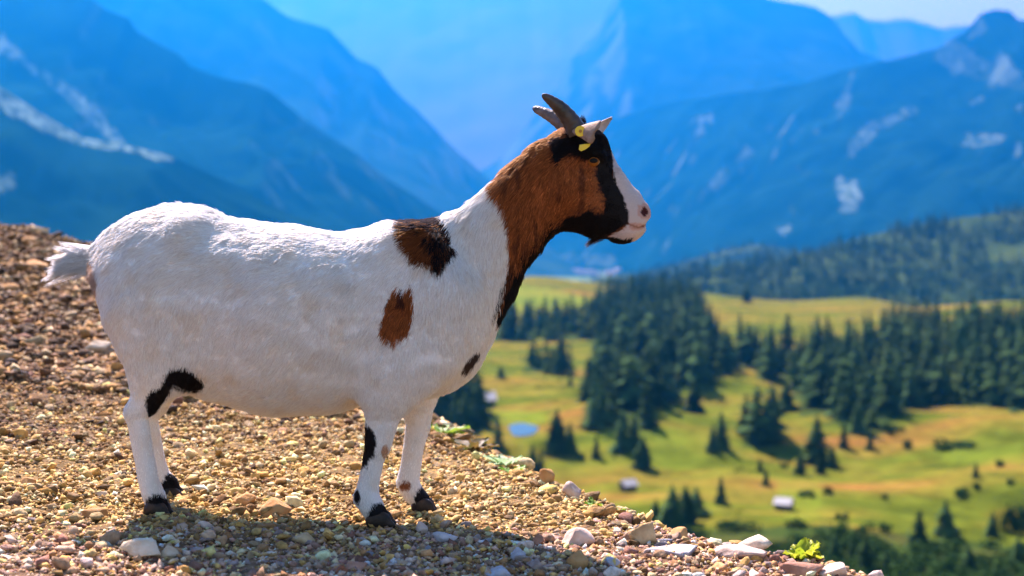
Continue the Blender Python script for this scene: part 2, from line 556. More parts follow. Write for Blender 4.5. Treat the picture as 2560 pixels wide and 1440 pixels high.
# pond
a = np.linspace(0, 2 * math.pi, 40, endpoint=False)
pr = 1 + 0.08 * np.sin(3 * a + 1) + 0.05 * np.sin(5 * a)
pv = np.stack([_pond[0] + 4.3 * pr * np.cos(a), _pond[1] + 14.0 * pr * np.sin(a), np.full(40, _pond[2] - 0.12)], -1)
mw, N, L, b = new_mat('pond_water', 0.2, 0.2)
b.inputs['Base Color'].default_value = (0.03, 0.07, 0.08, 1)
nz = N.new('ShaderNodeTexNoise'); nz.inputs['Scale'].default_value = 2.0
bp = N.new('ShaderNodeBump'); bp.inputs['Distance'].default_value = 0.02
L.new(nz.outputs['Fac'], bp.inputs['Height']); L.new(bp.outputs['Normal'], b.inputs['Normal'])
tag(mesh_obj('pond_water', pv, [list(range(40))], mw), 'small blue pond on the meadow', None, None, 'structure')

# forested ridge behind the meadows (terrain)
def ridge_terrain(name, crest, drop, run, seed, mat, nx=200, nt=60):
    c = np.array(crest, float)
    px = np.linspace(c[0, 0], c[-1, 0], nx)
    py = np.interp(px, c[:, 0], c[:, 1]); D = np.interp(px, c[:, 0], c[:, 2])
    X = (px - 1280) / FPX * D
    Z0 = CAM_Z + (600 - py) / FPX * D + 3 * fbm(X / 90, 0.3, 0, seed, 3)
    t = np.concatenate([-np.linspace(1, 0.05, 12), np.linspace(0, 1, nt)])
    T, XX = np.meshgrid(t, X, indexing='ij')
    Y = CAM_Y + D[None, :] - T * run
    aT = np.abs(T)
    Z = Z0[None, :] - (Z0[None, :] + drop) * aT ** 1.1 + 7 * fbm(XX / 160, Y / 160, 0, seed + 2, 3) * sstep(0, .3, aT)
    v = np.stack([XX, Y, Z], -1).reshape(-1, 3)
    i = np.arange(len(t) - 1)[:, None] * nx + np.arange(nx - 1)[None, :]
    f = np.stack([i, i + nx, i + nx + 1, i + 1], -1).reshape(-1, 4)
    o = mesh_obj(name, v, f, mat, smooth=True)
    return o, XX, Y, Z


M_forestfloor = noise_mat('forest_floor', (0.012, 0.030, 0.010), (0.05, 0.075, 0.018), 0.012, 0.95, spec=0.0)
rA, AX, AY, AZ = ridge_terrain('forest_hill', [(1350, 745, 1750), (1500, 722, 1750), (1700, 685, 1800), (1900, 650, 1850), (2050, 625, 1900), (2200, 580, 1950), (2400, 540, 2000), (2560, 522, 2000), (2800, 500, 2000), (3000, 500, 2000)], 105, 560, 301, M_forestfloor)
tag(rA, 'wooded hill rising to the right behind the meadows', None, None, 'structure')
rB, BX, BY, BZ = ridge_terrain('forest_hill', [(1450, 715, 3300), (1600, 680, 3300), (1700, 655, 3300), (1800, 625, 3300), (1880, 612, 3300), (1960, 622, 3300), (2060, 640, 3300), (2300, 660, 3300)], 150, 900, 311, M_forestfloor, 120, 40)
tag(rB, 'farther blue wooded knoll behind the forest hill', None, None, 'structure')
# ------------------------------------------------------------------ trees
M_spruce = noise_mat('spruce_needles', (0.012, 0.034, 0.016), (0.075, 0.115, 0.030), 0.45, 0.9, spec=0.0, obj_rand=0.4)
M_spruce_far = noise_mat('far_spruce_needles', (0.010, 0.032, 0.012), (0.065, 0.095, 0.026), 0.03, 0.9, spec=0.0)
M_bark = noise_mat('spruce_bark', (0.06, 0.045, 0.035), (0.14, 0.11, 0.08), 3.0, 0.9)
M_bush = noise_mat('bush_leaves', (0.018, 0.045, 0.012), (0.055, 0.10, 0.022), 0.8, 0.9, spec=0.0, obj_rand=0.25)


def spruce_crown(seed, h=1.0, r=0.19, tiers=14, blades=11, base=0.08, ragged=0.35, power=0.72):
    """drooping branch fans around a stem; unit height"""
    g = np.random.default_rng(seed)
    v, f = [], []
    for ti in range(tiers):
        q = ti / (tiers - 1)
        z = base + (h - base) * (q ** 0.92) * 0.96
        rad = r * ((1 - q) ** power * 0.95 + 0.07) * (1 + g.uniform(-0.18, 0.18))
        nb = max(5, int(blades * (1 - 0.45 * q)))
        off = g.uniform(0, 6.28)
        for k in range(nb):
            if g.random() < 0.08:
                continue
            a = off + 6.283 * k / nb + g.uniform(-0.2, 0.2)
            L_ = rad * (1 + g.uniform(-ragged, ragged))
            w = L_ * 0.42
            dz = -L_ * g.uniform(0.25, 0.55)
            ca, sa = math.cos(a), math.sin(a)
            up = (h / tiers) * 0.7
            n0 = len(v)
            v += [(0, 0, z + up), (ca * L_ * 0.6 - sa * w, sa * L_ * 0.6 + ca * w, z + dz * 0.5), (ca * L_, sa * L_, z + dz),
                  (ca * L_ * 0.6 + sa * w, sa * L_ * 0.6 - ca * w, z + dz * 0.5), (ca * L_ * 0.55, sa * L_ * 0.55, z + dz * 0.25 + 0.02)]
            f += [(n0, n0 + 1, n0 + 4), (n0 + 4, n0 + 1, n0 + 2), (n0 + 4, n0 + 2, n0 + 3), (n0, n0 + 4, n0 + 3)]
    n0 = len(v)
    v += [(0, 0, h * 1.02), (0.012, 0, h * 0.9), (-0.006, 0.01, h * 0.9), (-0.006, -0.01, h * 0.9)]
    f += [(n0, n0 + 1, n0 + 2), (n0, n0 + 2, n0 + 3), (n0, n0 + 3, n0 + 1)]
    return np.array(v), f


def stem(h, r0, r1, n=6):
    v = [(r0 * math.cos(6.283 * k / n), r0 * math.sin(6.283 * k / n), -0.04) for k in range(n)] + \
        [(r1 * math.cos(6.283 * k / n), r1 * math.sin(6.283 * k / n), h) for k in range(n)]
    f = [(k, (k + 1) % n, n + (k + 1) % n, n + k) for k in range(n)] + [tuple(range(n, 2 * n))]
    return np.array(v), f


def raw_mesh(name, v, f, mats, fm=None):
    o = mesh_obj(name, v, f, mats=mats, link=False, face_mats=fm)
    me = o.data
    bpy.data.objects.remove(o)
    return me


CROWNS, STEMS, WHOLE = [], [], []
for s in range(5):
    r_ = [0.19, 0.16, 0.24, 0.21, 0.28][s]
    cv, cf = spruce_crown(100 + s, r=r_)
    CROWNS.append(raw_mesh('crown', cv, cf, [M_spruce]))
    sv, sf = stem(0.8, 0.016, 0.006)
    STEMS.append(raw_mesh('trunk', sv, sf, [M_bark]))
    cv2, cf2 = spruce_crown(200 + s, r=r_ * 1.02, tiers=10, blades=9, ragged=[.35, .4, .55, .45, .6][s], power=[.72, .8, .5, .65, .42][s])
    ff = list(cf2) + [tuple(i + len(cv2) for i in q) for q in sf]
    cv2 = cv2 * (1, 1, 1)
    WHOLE.append(raw_mesh('spruce', np.concatenate([cv2, sv]), ff, [M_spruce, M_bark], [0] * len(cf2) + [1] * len(sf)))


def place_tree(p, h, label, group=None, name='spruce_tree', parts=True, wide=1.0, var=None):
    k = random.randrange(5) if var is None else var
    s = Matrix.Diagonal((h * wide, h * wide, h, 1))
    rz = random.uniform(0, 6.28)
    if parts:
        e = empty(name, tuple(p))
        e.rotation_euler = (random.uniform(-.02, .02), random.uniform(-.02, .02), rz)
        e.scale = (h * wide, h * wide, h)
        for nm, me in (('crown', CROWNS[k]), ('trunk', STEMS[k])):
            o = bpy.data.objects.new(nm, me)
            COL.objects.link(o)
            o.parent = e
    else:
        e = bpy.data.objects.new(name, WHOLE[k])
        COL.objects.link(e)
        e.location = tuple(p)
        e.rotation_euler = (random.uniform(-.03, .03), random.uniform(-.03, .03), rz)
        e.scale = (h * wide, h * wide, h)
    tag(e, label, 'tree', group)
    return e


# single trees and small clumps on the open meadow: (px foot, py foot, height px, label)
SOLO = [
    (1246, 1125, 88, 'slim spruce standing just in front of the little pond'),
    (1395, 1128, 105, 'tallest of the broad dark spruces on the slope right of the pond'),
    (1425, 1135, 78, 'broad spruce on the downhill side of the trio right of the pond'),
    (1382, 1110, 70, 'short spruce at the upper edge of the trio right of the pond'),
    (1330, 1195, 85, 'dark spruce just above the gravel brow, left of the pair below the pond'),
    (1352, 1192, 70, 'dark spruce just above the gravel brow, right of the pair below the pond'),
    (1556, 1125, 100, 'dark spruce at the foot of the central wood beside a slimmer one'),
    (1585, 1122, 84, 'spruce at the lower right corner of the central wood'),
    (1606, 1170, 80, 'thin leaning spruce by itself below the central wood'),
    (1490, 1145, 62, 'small pale spruce between the pond trio and the central wood'),
    (1540, 1015, 60, 'spruce at the clearing edge inside the central wood'),
    (1782, 1130, 70, 'left spruce of the twin pair in the middle of the meadow'),
    (1803, 1122, 92, 'taller spruce of the twin pair in the middle of the meadow'),
    (1680, 1322, 110, 'tallest dark spruce of the group low on the meadow above the stones'),
    (1712, 1310, 95, 'dense spruce in the middle of the low meadow group'),
    (1742, 1290, 72, 'small spruce on the uphill side of the low meadow group'),
    (1640, 1316, 68, 'slim spruce left of the low meadow group, near the gravel brow'),
    (1803, 1262, 72, 'neat cone shaped spruce between the low group and the right hut'),
    (2001, 1188, 62, 'small neat spruce alone on the bright middle meadow'),
    (2042, 1158, 118, 'tall narrow spruce at the tip of the large wood'),
    (2082, 1172, 60, 'spruce beside the tall narrow one at the tip of the large wood'),
    (2140, 1082, 78, 'spruce leading the lower edge of the large wood'),
    (2175, 1125, 58, 'light spruce just below the large wood edge'),
    (1965, 1030, 72, 'narrow spruce between two clearings of the large wood'),
    (1735, 1035, 82, 'spruce throwing a long shadow right of the central wood'),
    (2297, 1368, 95, 'left spruce of the pair standing above the dwarf pine thicket'),
    (2366, 1342, 92, 'right spruce of the pair standing above the dwarf pine thicket'),
    (2480, 1340, 62, 'small spruce beside the big bush at the right'),
    (1866, 755, 42, 'lone spruce on the upper edge of the high right meadow'),
    (2440, 1195, 40, 'small dark spruce on the ochre slope at the right'),
    (1425, 965, 34, 'tiny spruce on the pale slope left of the central wood'),
    (1252, 945, 32, 'tiny round spruce on the slope above the hut'),
    (2165, 1440, 100, 'dark spruce rising out of the dwarf pine thicket'),
    (2085, 1405, 70, 'spruce at the upper left rim of the dwarf pine thicket'),
    (2128, 1395, 52, 'short spruce left of the tallest thicket spruce'),
    (2215, 1425, 60, 'spruce in the thicket just left of the pair above it'),
    (2420, 1432, 74, 'spruce in the thicket below the small spruce and big bush'),
    (2545, 1420, 80, 'spruce in the thicket at the right edge'),
    (2050, 1185, 44, 'small spruce under the tall narrow one'),
    (2110, 1120, 70, 'spruce just uphill of the tall narrow one'),
    (1900, 1180, 36, 'small spruce between the meadow clump and the right hut'),
    (1915, 1215, 46, 'blurred small spruce uphill of the right hut'),
]
solo_pts = []
for k, (px, py, hp, lab) in enumerate(SOLO):
    p = ray_ground(px, py, meadow_z)
    solo_pts.append(p)
    place_tree(p, hp * (p[1] - CAM_Y) / FPX * 1.05, lab, wide=random.uniform(1.25, 1.75))

cand = []
for key, poly, spacing, lab, grp in WOODS:
    pa = np.array(poly, float)
    corners = [ray_ground(x, y, meadow_z) for x, y in poly]
    cx = np.array([c[0] for c in corners]); cyy = np.array([c[1] for c in corners])
    x0, x1, y0, y1 = cx.min() - 5, cx.max() + 5, cyy.min() - 5, cyy.max() + 5
    nxg = int((x1 - x0) / spacing) + 1
    nyg = int((y1 - y0) / spacing) + 1
    for a_ in range(nxg):
        for b_ in range(nyg):
            x = x0 + (a_ + rng.uniform(0, 1)) * spacing
            y = y0 + (b_ + rng.uniform(0, 1)) * spacing
            z = float(meadow_z(np.array([x]), np.array([y]))[0])
            qx_, qy_ = PX(np.array([x, y, z]))
            w_ = 10 * float(vnoise(np.array([qx_ / 40]), np.array([qy_ / 25]), 0, 3)[0])
            if qx_ > 2640 or not inpoly(np.array([qx_ + w_]), np.array([qy_ + w_ * .4]), pa)[0]:
                continue
            gap = float(vnoise(np.array([x / 45.0]), np.array([y / 60.0]), 0.5, 77)[0])
            if key in 'BD' and gap > 0.72:
                continue
            h = rng.uniform(9.5, 18.5) * (1.0 if key != 'C' else 0.85)
            cand.append((h / (y - CAM_Y), x, y, z, h, lab, grp))
cand.sort(key=lambda c: -c[0])
n_ind = 262
_spread = {}
for c in cand[:n_ind]:
    q = PX(np.array(c[1:4]))
    _spread.setdefault(c[6], []).append((float(q[0]), c[2] - CAM_Y))
for c in cand[:n_ind]:
    arr = np.array(_spread[c[6]])
    lab, grp = c[5], c[6]
    if len(arr) > 24:
        q = float(PX(np.array(c[1:4]))[0])
        a3 = np.quantile(arr[:, 0], [1 / 3, 2 / 3])
        b3 = np.quantile(arr[:, 1], [1 / 3, 2 / 3])
        side = ['left third', 'middle', 'right third'][int(q > a3[0]) + int(q > a3[1])]
        row = ['downhill edge', 'heart', 'uphill rim'][int(c[2] - CAM_Y > b3[0]) + int(c[2] - CAM_Y > b3[1])]
        base = 'the central wood between the high meadows' if 'central' in grp else 'the large wood on the hillside'
        lab = 'dark spruce at the %s, %s, of %s' % (row, side, base)
        grp = grp + ', ' + row + ', ' + side
    place_tree((c[1], c[2], c[3]), c[4], lab, grp, parts=False, wide=random.uniform(0.95, 1.5))


def join_trees(name, pts, label, mat, tiers=7, blades=7):
    """the trees past the limit, as one mass; pts: x, y, z, h, wide"""
    protos = [spruce_crown(400 + s, r=0.2, tiers=tiers, blades=blades) for s in range(4)]
    V_, F_ = [], []
    base = 0
    pts = np.array(pts)
    pick = rng.integers(0, 4, len(pts))
    for s in range(4):
        P = pts[pick == s]
        if not len(P):
            continue
        v, f = protos[s]
        f = np.array(f)
        a = rng.uniform(0, 6.28, len(P))
        ca, sa = np.cos(a)[:, None], np.sin(a)[:, None]
        X = (v[None, :, 0] * ca - v[None, :, 1] * sa) * (P[:, 3] * P[:, 4])[:, None] + P[:, 0:1]
        Y = (v[None, :, 0] * sa + v[None, :, 1] * ca) * (P[:, 3] * P[:, 4])[:, None] + P[:, 1:2]
        Z = v[None, :, 2] * P[:, 3:4] + P[:, 2:3]
        V_.append(np.stack([X, Y, Z], -1).reshape(-1, 3))
        F_.append((f[None] + (np.arange(len(P)) * len(v))[:, None, None] + base).reshape(-1, 3))
        base += len(P) * len(v)
    o = mesh_obj(name, np.concatenate(V_), np.concatenate(F_), mat)
    tag(o, label, None, None, 'stuff')
    return o


rest = [(c[1], c[2], c[3], c[4], random.uniform(0.95, 1.4)) for c in cand[n_ind:]]
print('trees', len(cand), 'joined', len(rest))
if rest:
    join_trees('woods', rest, 'remaining small far spruces of the meadow woods', M_spruce_far)


def scatter_on(XX, Y, Z, n, h0, h1, seed, dens=None):
    g = np.random.default_rng(seed)
    nt, nx = XX.shape
    u = g.uniform(0, nt - 1.001, n)
    v = g.uniform(0, nx - 1.001, n)
    i, j = u.astype(int), v.astype(int)
    a, b_ = u - i, v - j
    def bl(A):
        return A[i, j] * (1 - a) * (1 - b_) + A[i + 1, j] * a * (1 - b_) + A[i, j + 1] * (1 - a) * b_ + A[i + 1, j + 1] * a * b_
    x, y, z = bl(XX), bl(Y), bl(Z)
    h = g.uniform(h0, h1, n)
    keep = vnoise(x / 70, y / 70, 0.3, seed) < (0.55 if dens is None else dens)
    return np.stack([x, y, z - 0.3, h, g.uniform(0.9, 1.4, n)], -1)[keep]


join_trees('forest', scatter_on(AX[12:], AY[12:], AZ[12:], 4300, 11, 20, 71, 0.3), 'distant spruce forest covering the hill behind the meadows', M_spruce_far, 5, 5)
join_trees('forest', scatter_on(BX[12:], BY[12:], BZ[12:], 1600, 14, 24, 72), 'bluish spruce forest on the farther knoll', M_spruce_far, 4, 5)


# ------------------------------------------------------------------ bushes
def bush_mesh(seed, n=420):
    g = np.random.default_rng(seed)
    v, f = [], []
    lobes = g.uniform(-0.6, 0.6, (6, 3)) * (1, 1, 0.35) + (0, 0, 0.35)
    for k in range(n):
        c = lobes[g.integers(0, 6)]
        d = g.normal(size=3); d /= np.linalg.norm(d)
        p = c + d * g.uniform(0.25, 0.5) * (1, 1, 0.8)
        p[2] = max(p[2], 0.02)
        t = np.cross(d, g.normal(size=3)); t /= np.linalg.norm(t)
        b_ = np.cross(d + 0.5 * g.normal(size=3), t); b_ /= np.linalg.norm(b_)
        s = g.uniform(0.07, 0.14)
        n0 = len(v)
        v += [p - t * s, p + b_ * s * 0.7, p + t * s, p - b_ * s * 0.7]
        f += [(n0, n0 + 1, n0 + 2, n0 + 3)]
    return raw_mesh('foliage', np.array(v), f, [M_bush])


BUSH = [bush_mesh(900 + k) for k in range(4)]
BUSHES = [
    (2385, 1122, 120, 34, 'wide low dark bush on the ochre slope below the large wood'),
    (2270, 1122, 34, 30, 'round bush left of the wide low one below the large wood'),
    (2398, 1240, 52, 34, 'large round dark bush on the ochre slope at the right'),
    (2443, 1224, 30, 24, 'small round bush touching the right side of the large round one'),
    (2105, 1300, 38, 28, 'single round bush on the ochre slope right of the right hut'),
    (2018, 1242, 50, 26, 'low bush just above and right of the right hut'),
    (2070, 1236, 28, 26, 'small bush on the bright meadow right of the right hut'),
    (2522, 1212, 30, 22, 'small bush near the right edge on the ochre slope'),
    (2500, 1168, 26, 26, 'small upright bush near the right edge of the meadow'),
    (1850, 1325, 130, 34, 'long low hedge like bush under the right hut'),
    (1735, 1345, 90, 40, 'bush mass at the foot of the low meadow group'),
    (1990, 1320, 60, 30, 'bush below and right of the right hut'),
    (2535, 1335, 90, 110, 'big bright green bush at the right edge'),
    (1600, 1165, 26, 20, 'small bush beside the thin leaning spruce'),
    (1455, 1150, 30, 22, 'low bush right of the pond trio'),
    (1960, 1170, 24, 20, 'tiny bush left of the neat lone spruce'),
    (1930, 1140, 22, 16, 'tiny bush on the middle meadow below the twin pair'),
    (2230, 1080, 60, 30, 'bush at the lower edge of the large wood'),
    (1655, 1010, 40, 24, 'bush in the clearing of the central wood'),
    (2212, 1248, 20, 20, 'lone little bush in the middle of the ochre slope'),
]


def place_bush(p, w, h, label, group=None):
    o = bpy.data.objects.new('bush', random.choice(BUSH))
    COL.objects.link(o)
    o.location = (p[0], p[1], p[2] - 0.05 * h)
    o.rotation_euler = (0, 0, random.uniform(0, 6.28))
    o.scale = (w * 0.5, w * 0.5, h)
    tag(o, label, 'bush', group)
    return o


for px, py, wp, hp, lab in BUSHES:
    p = ray_ground(px, py, meadow_z)
    s = (p[1] - CAM_Y) / FPX
    if wp > 2.2 * hp:      # long bushes: lay the long side across the view
        o = place_bush(p, wp * s, hp * s, lab)
        o.rotation_euler = (0, 0, random.uniform(-.15, .15))
        o.scale = (wp * s * 0.5, wp * s * 0.3, hp * s)
    else:
        place_bush(p, wp * s, hp * s, lab)

# the dwarf pine thicket along the bottom right: one mass nobody could count
tv = []
g = np.random.default_rng(55)
thick = [(2010, 1345), (2130, 1318), (2250, 1330), (2330, 1370), (2440, 1370), (2560, 1360), (2700, 1360), (2700, 1560), (1700, 1560), (1750, 1400), (1900, 1380)]
V_, F_ = [], []
base = 0
for k in range(1500):
    px, py = g.uniform(1700, 2700), g.uniform(1318, 1560)
    if not inpoly(np.array([px]), np.array([py]), thick)[0]:
        continue
    if vnoise(np.array([px / 55]), np.array([py / 28]), 0, 66)[0] > 0.45:
        continue
    p = ray_ground(px, py, meadow_z, 120, 600)
    for q in range(45):
        d = g.normal(size=3); d /= np.linalg.norm(d)
        c = p + d * (1.6, 1.6, 1.0) * g.uniform(0.6, 1.1) + (0, 0, 1.0)
        t = g.normal(size=3); t /= np.linalg.norm(t)
        b2 = np.cross(t, d); b2 /= (np.linalg.norm(b2) + 1e-6)
        s = g.uniform(0.25, 0.5)
        V_ += [c - t * s, c + b2 * s * .6, c + t * s, c - b2 * s * .6]
        F_.append((base, base + 1, base + 2, base + 3))
        base += 4
tag(mesh_obj('dwarf_pine_thicket', np.array(V_), np.array(F_), M_bush), 'dark green dwarf pine thicket at the bottom right of the meadow', None, None, 'stuff')

# scattered low scrub on the meadow
V_, F_ = [], []
base = 0
for k in range(900):
    y = g.uniform(230, 900)
    x = g.uniform(-0.1, 0.42) * (y + 2.87)
    if vnoise(np.array([x / 20]), np.array([y / 30]), 0, 67)[0] < 0.1:
        continue
    z = float(meadow_z(np.array([x]), np.array([y]))[0])
    s0 = g.uniform(0.3, 0.9)
    for q in range(10):
        d = g.normal(size=3); d /= np.linalg.norm(d)
        c = np.array([x, y, z]) + d * (s0, s0, s0 * .5) + (0, 0, s0 * .4)
        t = g.normal(size=3); t /= np.linalg.norm(t)
        b2 = np.cross(t, d); b2 /= (np.linalg.norm(b2) + 1e-6)
        s = s0 * 0.35
        V_ += [c - t * s, c + b2 * s, c + t * s, c - b2 * s]
        F_.append((base, base + 1, base + 2, base + 3))
        base += 4
tag(mesh_obj('low_scrub', np.array(V_), np.array(F_), M_bush), 'sparse low scrub dotted over the meadow', None, None, 'stuff')

# ------------------------------------------------------------------ huts and village
M_shingle = noise_mat('weathered_roof_boards', (0.30, 0.30, 0.30), (0.48, 0.47, 0.45), 2.0, 0.8)
M_logs = noise_mat('dark_hut_timber', (0.05, 0.035, 0.025), (0.12, 0.08, 0.05), 2.0, 0.85)
M_doorw = noise_mat('hut_door_timber', (0.03, 0.02, 0.015), (0.06, 0.04, 0.03), 2.0, 0.85)


def box(x0, x1, y0, y1, z0, z1):
    v = [(x, y, z) for x in (x0, x1) for y in (y0, y1) for z in (z0, z1)]
    f = [(0, 1, 3, 2), (4, 6, 7, 5), (0, 4, 5, 1), (2, 3, 7, 6), (0, 2, 6, 4), (1, 5, 7, 3)]
    return np.array(v, float), f


def hut(p, w, rot, label, roofmat, wallmat, name='mountain_hut', cat='hut', group=None, d=None, h=None):
    e = empty(name, tuple(p))
    e.rotation_euler = (0, 0, rot)
    d = d or w * 0.8
    h = h or w * 0.42
    rh = w * 0.32
    v = [(-w / 2, -d / 2, -.6), (w / 2, -d / 2, -.6), (w / 2, d / 2, -.6), (-w / 2, d / 2, -.6),
         (-w / 2, -d / 2, h), (w / 2, -d / 2, h), (w / 2, d / 2, h), (-w / 2, d / 2, h), (-w / 2, 0, h + rh), (w / 2, 0, h + rh)]
    f = [(0, 1, 5, 4), (2, 3, 7, 6), (1, 2, 6, 9, 5), (3, 0, 4, 8, 7)]
    mesh_obj('wall', v, f, wallmat, e)
    o_ = w * 0.1
    for sgn in (-1, 1):
        t = 0.12
        z_e = h - rh * 0.22
        ye = sgn * (d / 2 * 1.22)
        rv = [(-w / 2 - o_, 0, h + rh + 0.05), (w / 2 + o_, 0, h + rh + 0.05), (w / 2 + o_, ye, z_e + 0.05), (-w / 2 - o_, ye, z_e + 0.05)]
        rv += [(a, b_, c + t) for a, b_, c in rv]
        rf = [(0, 1, 2, 3), (7, 6, 5, 4), (0, 4, 5, 1), (1, 5, 6, 2), (2, 6, 7, 3), (3, 7, 4, 0)]
        mesh_obj('roof', rv, rf, roofmat, e)
    dv, df = box(-w * .1, w * .1, -d / 2 - .05, -d / 2 + .02, -.1, h * .8)
    mesh_obj('door', dv, df, M_doorw, e)
    tag(e, label, cat, group)
    return e


HL = ['small hut with a bright pale roof left on the open meadow', 'small hut with a pale grey roof right on the open meadow', 'hut with a pale roof half hidden beside spruces behind the goat\'s chest']
for hp, hd, lab in zip(_hutp, HUTS, HL):
    hut(hp, hd[2], hd[3], lab, M_shingle, M_logs)
M_plaster = noise_mat('pale_plaster', (0.24, 0.30, 0.32), (0.34, 0.40, 0.40), 0.3, 0.9)
M_vroof = noise_mat('village_roof', (0.16, 0.18, 0.18), (0.24, 0.26, 0.26), 0.3, 0.9)
g = np.random.default_rng(5)
for k in range(13):
    px = g.uniform(1318, 1560)
    d = g.uniform(5200, 6400)
    x = (px - 1280) / FPX * d
    z = float(-130 + 14 * fbm(x / 900, (d + CAM_Y) / 900, 0, 91, 3))
    hut((x, d + CAM_Y, z), g.uniform(22, 40), g.uniform(0, 3), 'tiny pale village house on the valley floor beneath the goat\'s chin', M_vroof, M_plaster, 'village_house', 'house', 'houses of the valley village', h=g.uniform(8, 14))

# ------------------------------------------------------------------ air
hv, hf = box(-12500, 12500, -400, 17800, -470, 2700)
mh = bpy.data.materials.new('mountain_air')
mh.use_nodes = True
N = mh.node_tree.nodes
L = mh.node_tree.links
N.clear()
pvn = N.new('ShaderNodeVolumePrincipled')
pvn.inputs['Color'].default_value = (*HAZE_COLOR, 1)
pvn.inputs['Absorption Color'].default_value = (*HAZE_ABSORB, 1)
pvn.inputs['Density'].default_value = HAZE_DENSITY
pvn.inputs['Anisotropy'].default_value = HAZE_ANISO
mo = N.new('ShaderNodeOutputMaterial')
L.new(pvn.outputs[0], mo.inputs['Volume'])
tag(mesh_obj('haze', hv, hf, mh), 'blue mountain haze filling the valley', None, None, 'stuff')
# ------------------------------------------------------------------ the gravel slope the goat stands on
def z_in(x, y):
    x = np.asarray(x, float); y = np.asarray(y, float)
    b = 0.09 * np.clip((-x - 0.15) / 1.6, 0, 1.4)
    rise = np.maximum(0, y - 0.25)
    z = -0.015 - 0.06 * x + b * rise ** 1.0
    z = z - 0.02 * np.clip(-y - 0.3, 0, 6)            # falls gently toward the viewer
    return z


_edge = np.array([(-900, 480), (-400, 520), (0, 574), (100, 590), (200, 610), (400, 706), (600, 810), (800, 905), (900, 963), (1000, 1018), (1090, 1072), (1200, 1132), (1300, 1196),
                  (1400, 1236), (1500, 1278), (1600, 1324), (1700, 1358), (1800, 1382), (1900, 1398), (2000, 1418), (2060, 1436), (2120, 1458)], float)
brow = []
for px, py in _edge:
    ds = np.linspace(2.2, 14, 3000)
    p = W(px, np.full_like(ds, py), ds + CAM_Y)
    under = p[:, 2] < z_in(p[:, 0], p[:, 1])
    if under.any():
        brow.append(p[int(np.argmax(under))][:2])
brow = np.array(brow)
print('brow', np.round(brow, 2).tolist())
brow = np.concatenate([[[brow[0][0] * 2.2 - 2, brow[0][1] * 2.2]], brow, [[brow[-1][0] + 0.35, brow[-1][1] - 0.55], [brow[-1][0] + 0.9, -1.9], [brow[-1][0] + 1.6, -4.5], [brow[-1][0] + 2.2, -9.0]]])
_poly = np.concatenate([brow, [[-60, -9.0], [-60, 40]]])


def brow_dist(x, y):
    """signed distance to the brow: positive beyond it"""
    x = np.asarray(x, float); y = np.asarray(y, float)
    best = np.full(x.shape, 1e9)
    for (x0, y0), (x1, y1) in zip(brow[:-1], brow[1:]):
        dx, dy = x1 - x0, y1 - y0
        t = np.clip(((x - x0) * dx + (y - y0) * dy) / (dx * dx + dy * dy), 0, 1)
        best = np.minimum(best, np.hypot(x - x0 - t * dx, y - y0 - t * dy))
    ins = inpoly(x, y, _poly)
    return np.where(ins, -best, best)


def ground_z(x, y, fine=True):
    s = brow_dist(x, y)
    z = z_in(x, y)
    sp = np.maximum(s, 0)
    w = 0.10
    z = z - 1.0 * (sp - w * (1 - np.exp(-sp / w)))
    if fine:
        z = z + 0.007 * fbm(x / 0.16, y / 0.16, 0, 21, 3) + 0.012 * vnoise(np.asarray(x) / 0.6, np.asarray(y) / 0.6, 0, 22)
    return z


def grid_ground(x0, x1, y0, y1, step):
    xs = np.arange(x0, x1 + 1e-6, step)
    ys = np.arange(y0, y1 + 1e-6, step)
    X, Y = np.meshgrid(xs, ys, indexing='ij')
    return X, Y


# one warped grid: fine near the goat, coarse outward
def warp(n, lo, hi, c, fine):
    t = np.linspace(-1, 1, n)
    w = np.sign(t) * (np.abs(t) * fine + (1 - fine) * np.abs(t) ** 3.2)
    return np.where(w < 0, c + w * (c - lo), c + w * (hi - c))


xs = warp(350, -16, 7, -0.3, 0.22)
ys = warp(350, -7, 19, 0.3, 0.16)
GX, GY = np.meshgrid(xs, ys, indexing='ij')
GZ = ground_z(GX, GY) + 0.006 * fbm(GX / 0.05, GY / 0.05, 0, 29, 2)
nyy = len(ys)
i = np.arange(len(xs) - 1)[:, None] * nyy + np.arange(nyy - 1)[None, :]
gf = np.stack([i, i + nyy, i + nyy + 1, i + 1], -1).reshape(-1, 4)


def soil_tone(x, y):
    """0 red brown at the far left, 1 olive tan in the middle, 2 pinkish grey at the near right"""
    n = 0.35 * fbm(x / 0.5, y / 0.5, 0, 33, 3)
    a = sstep(-0.9, 0.7, -(y - 0.4) * 0.5 + (x + 1.2) * 0.6 + n)        # far left -> middle
    c = 0.72 * sstep(-0.06, 0.26, -y + 0.2 * x + 0.5 * np.maximum(x, 0) + n * 0.3)
    return a, c


ta, tcx = soil_tone(GX, GY)
cA = np.array([0.08, 0.042, 0.022]); cB = np.array([0.19, 0.125, 0.048]); cC = np.array([0.12, 0.068, 0.046])
gc = cA * (1 - ta[..., None]) + cB * ta[..., None]
gc = gc * (1 - tcx[..., None]) + cC * tcx[..., None]
M_soil = noise_mat('gravel_soil', (0.6, 0.6, 0.6), (1.5, 1.4, 1.3), 60.0, 0.95, bump=0.01, bump_scale=140.0, spec=0.1, attr=True)
ground = mesh_obj('gravel_slope', np.stack([GX, GY, GZ], -1).reshape(-1, 3), gf, M_soil, smooth=True, colors=gc.reshape(-1, 3))
tag(ground, 'stony earth slope falling away behind and to the right of the goat', None, None, 'structure')

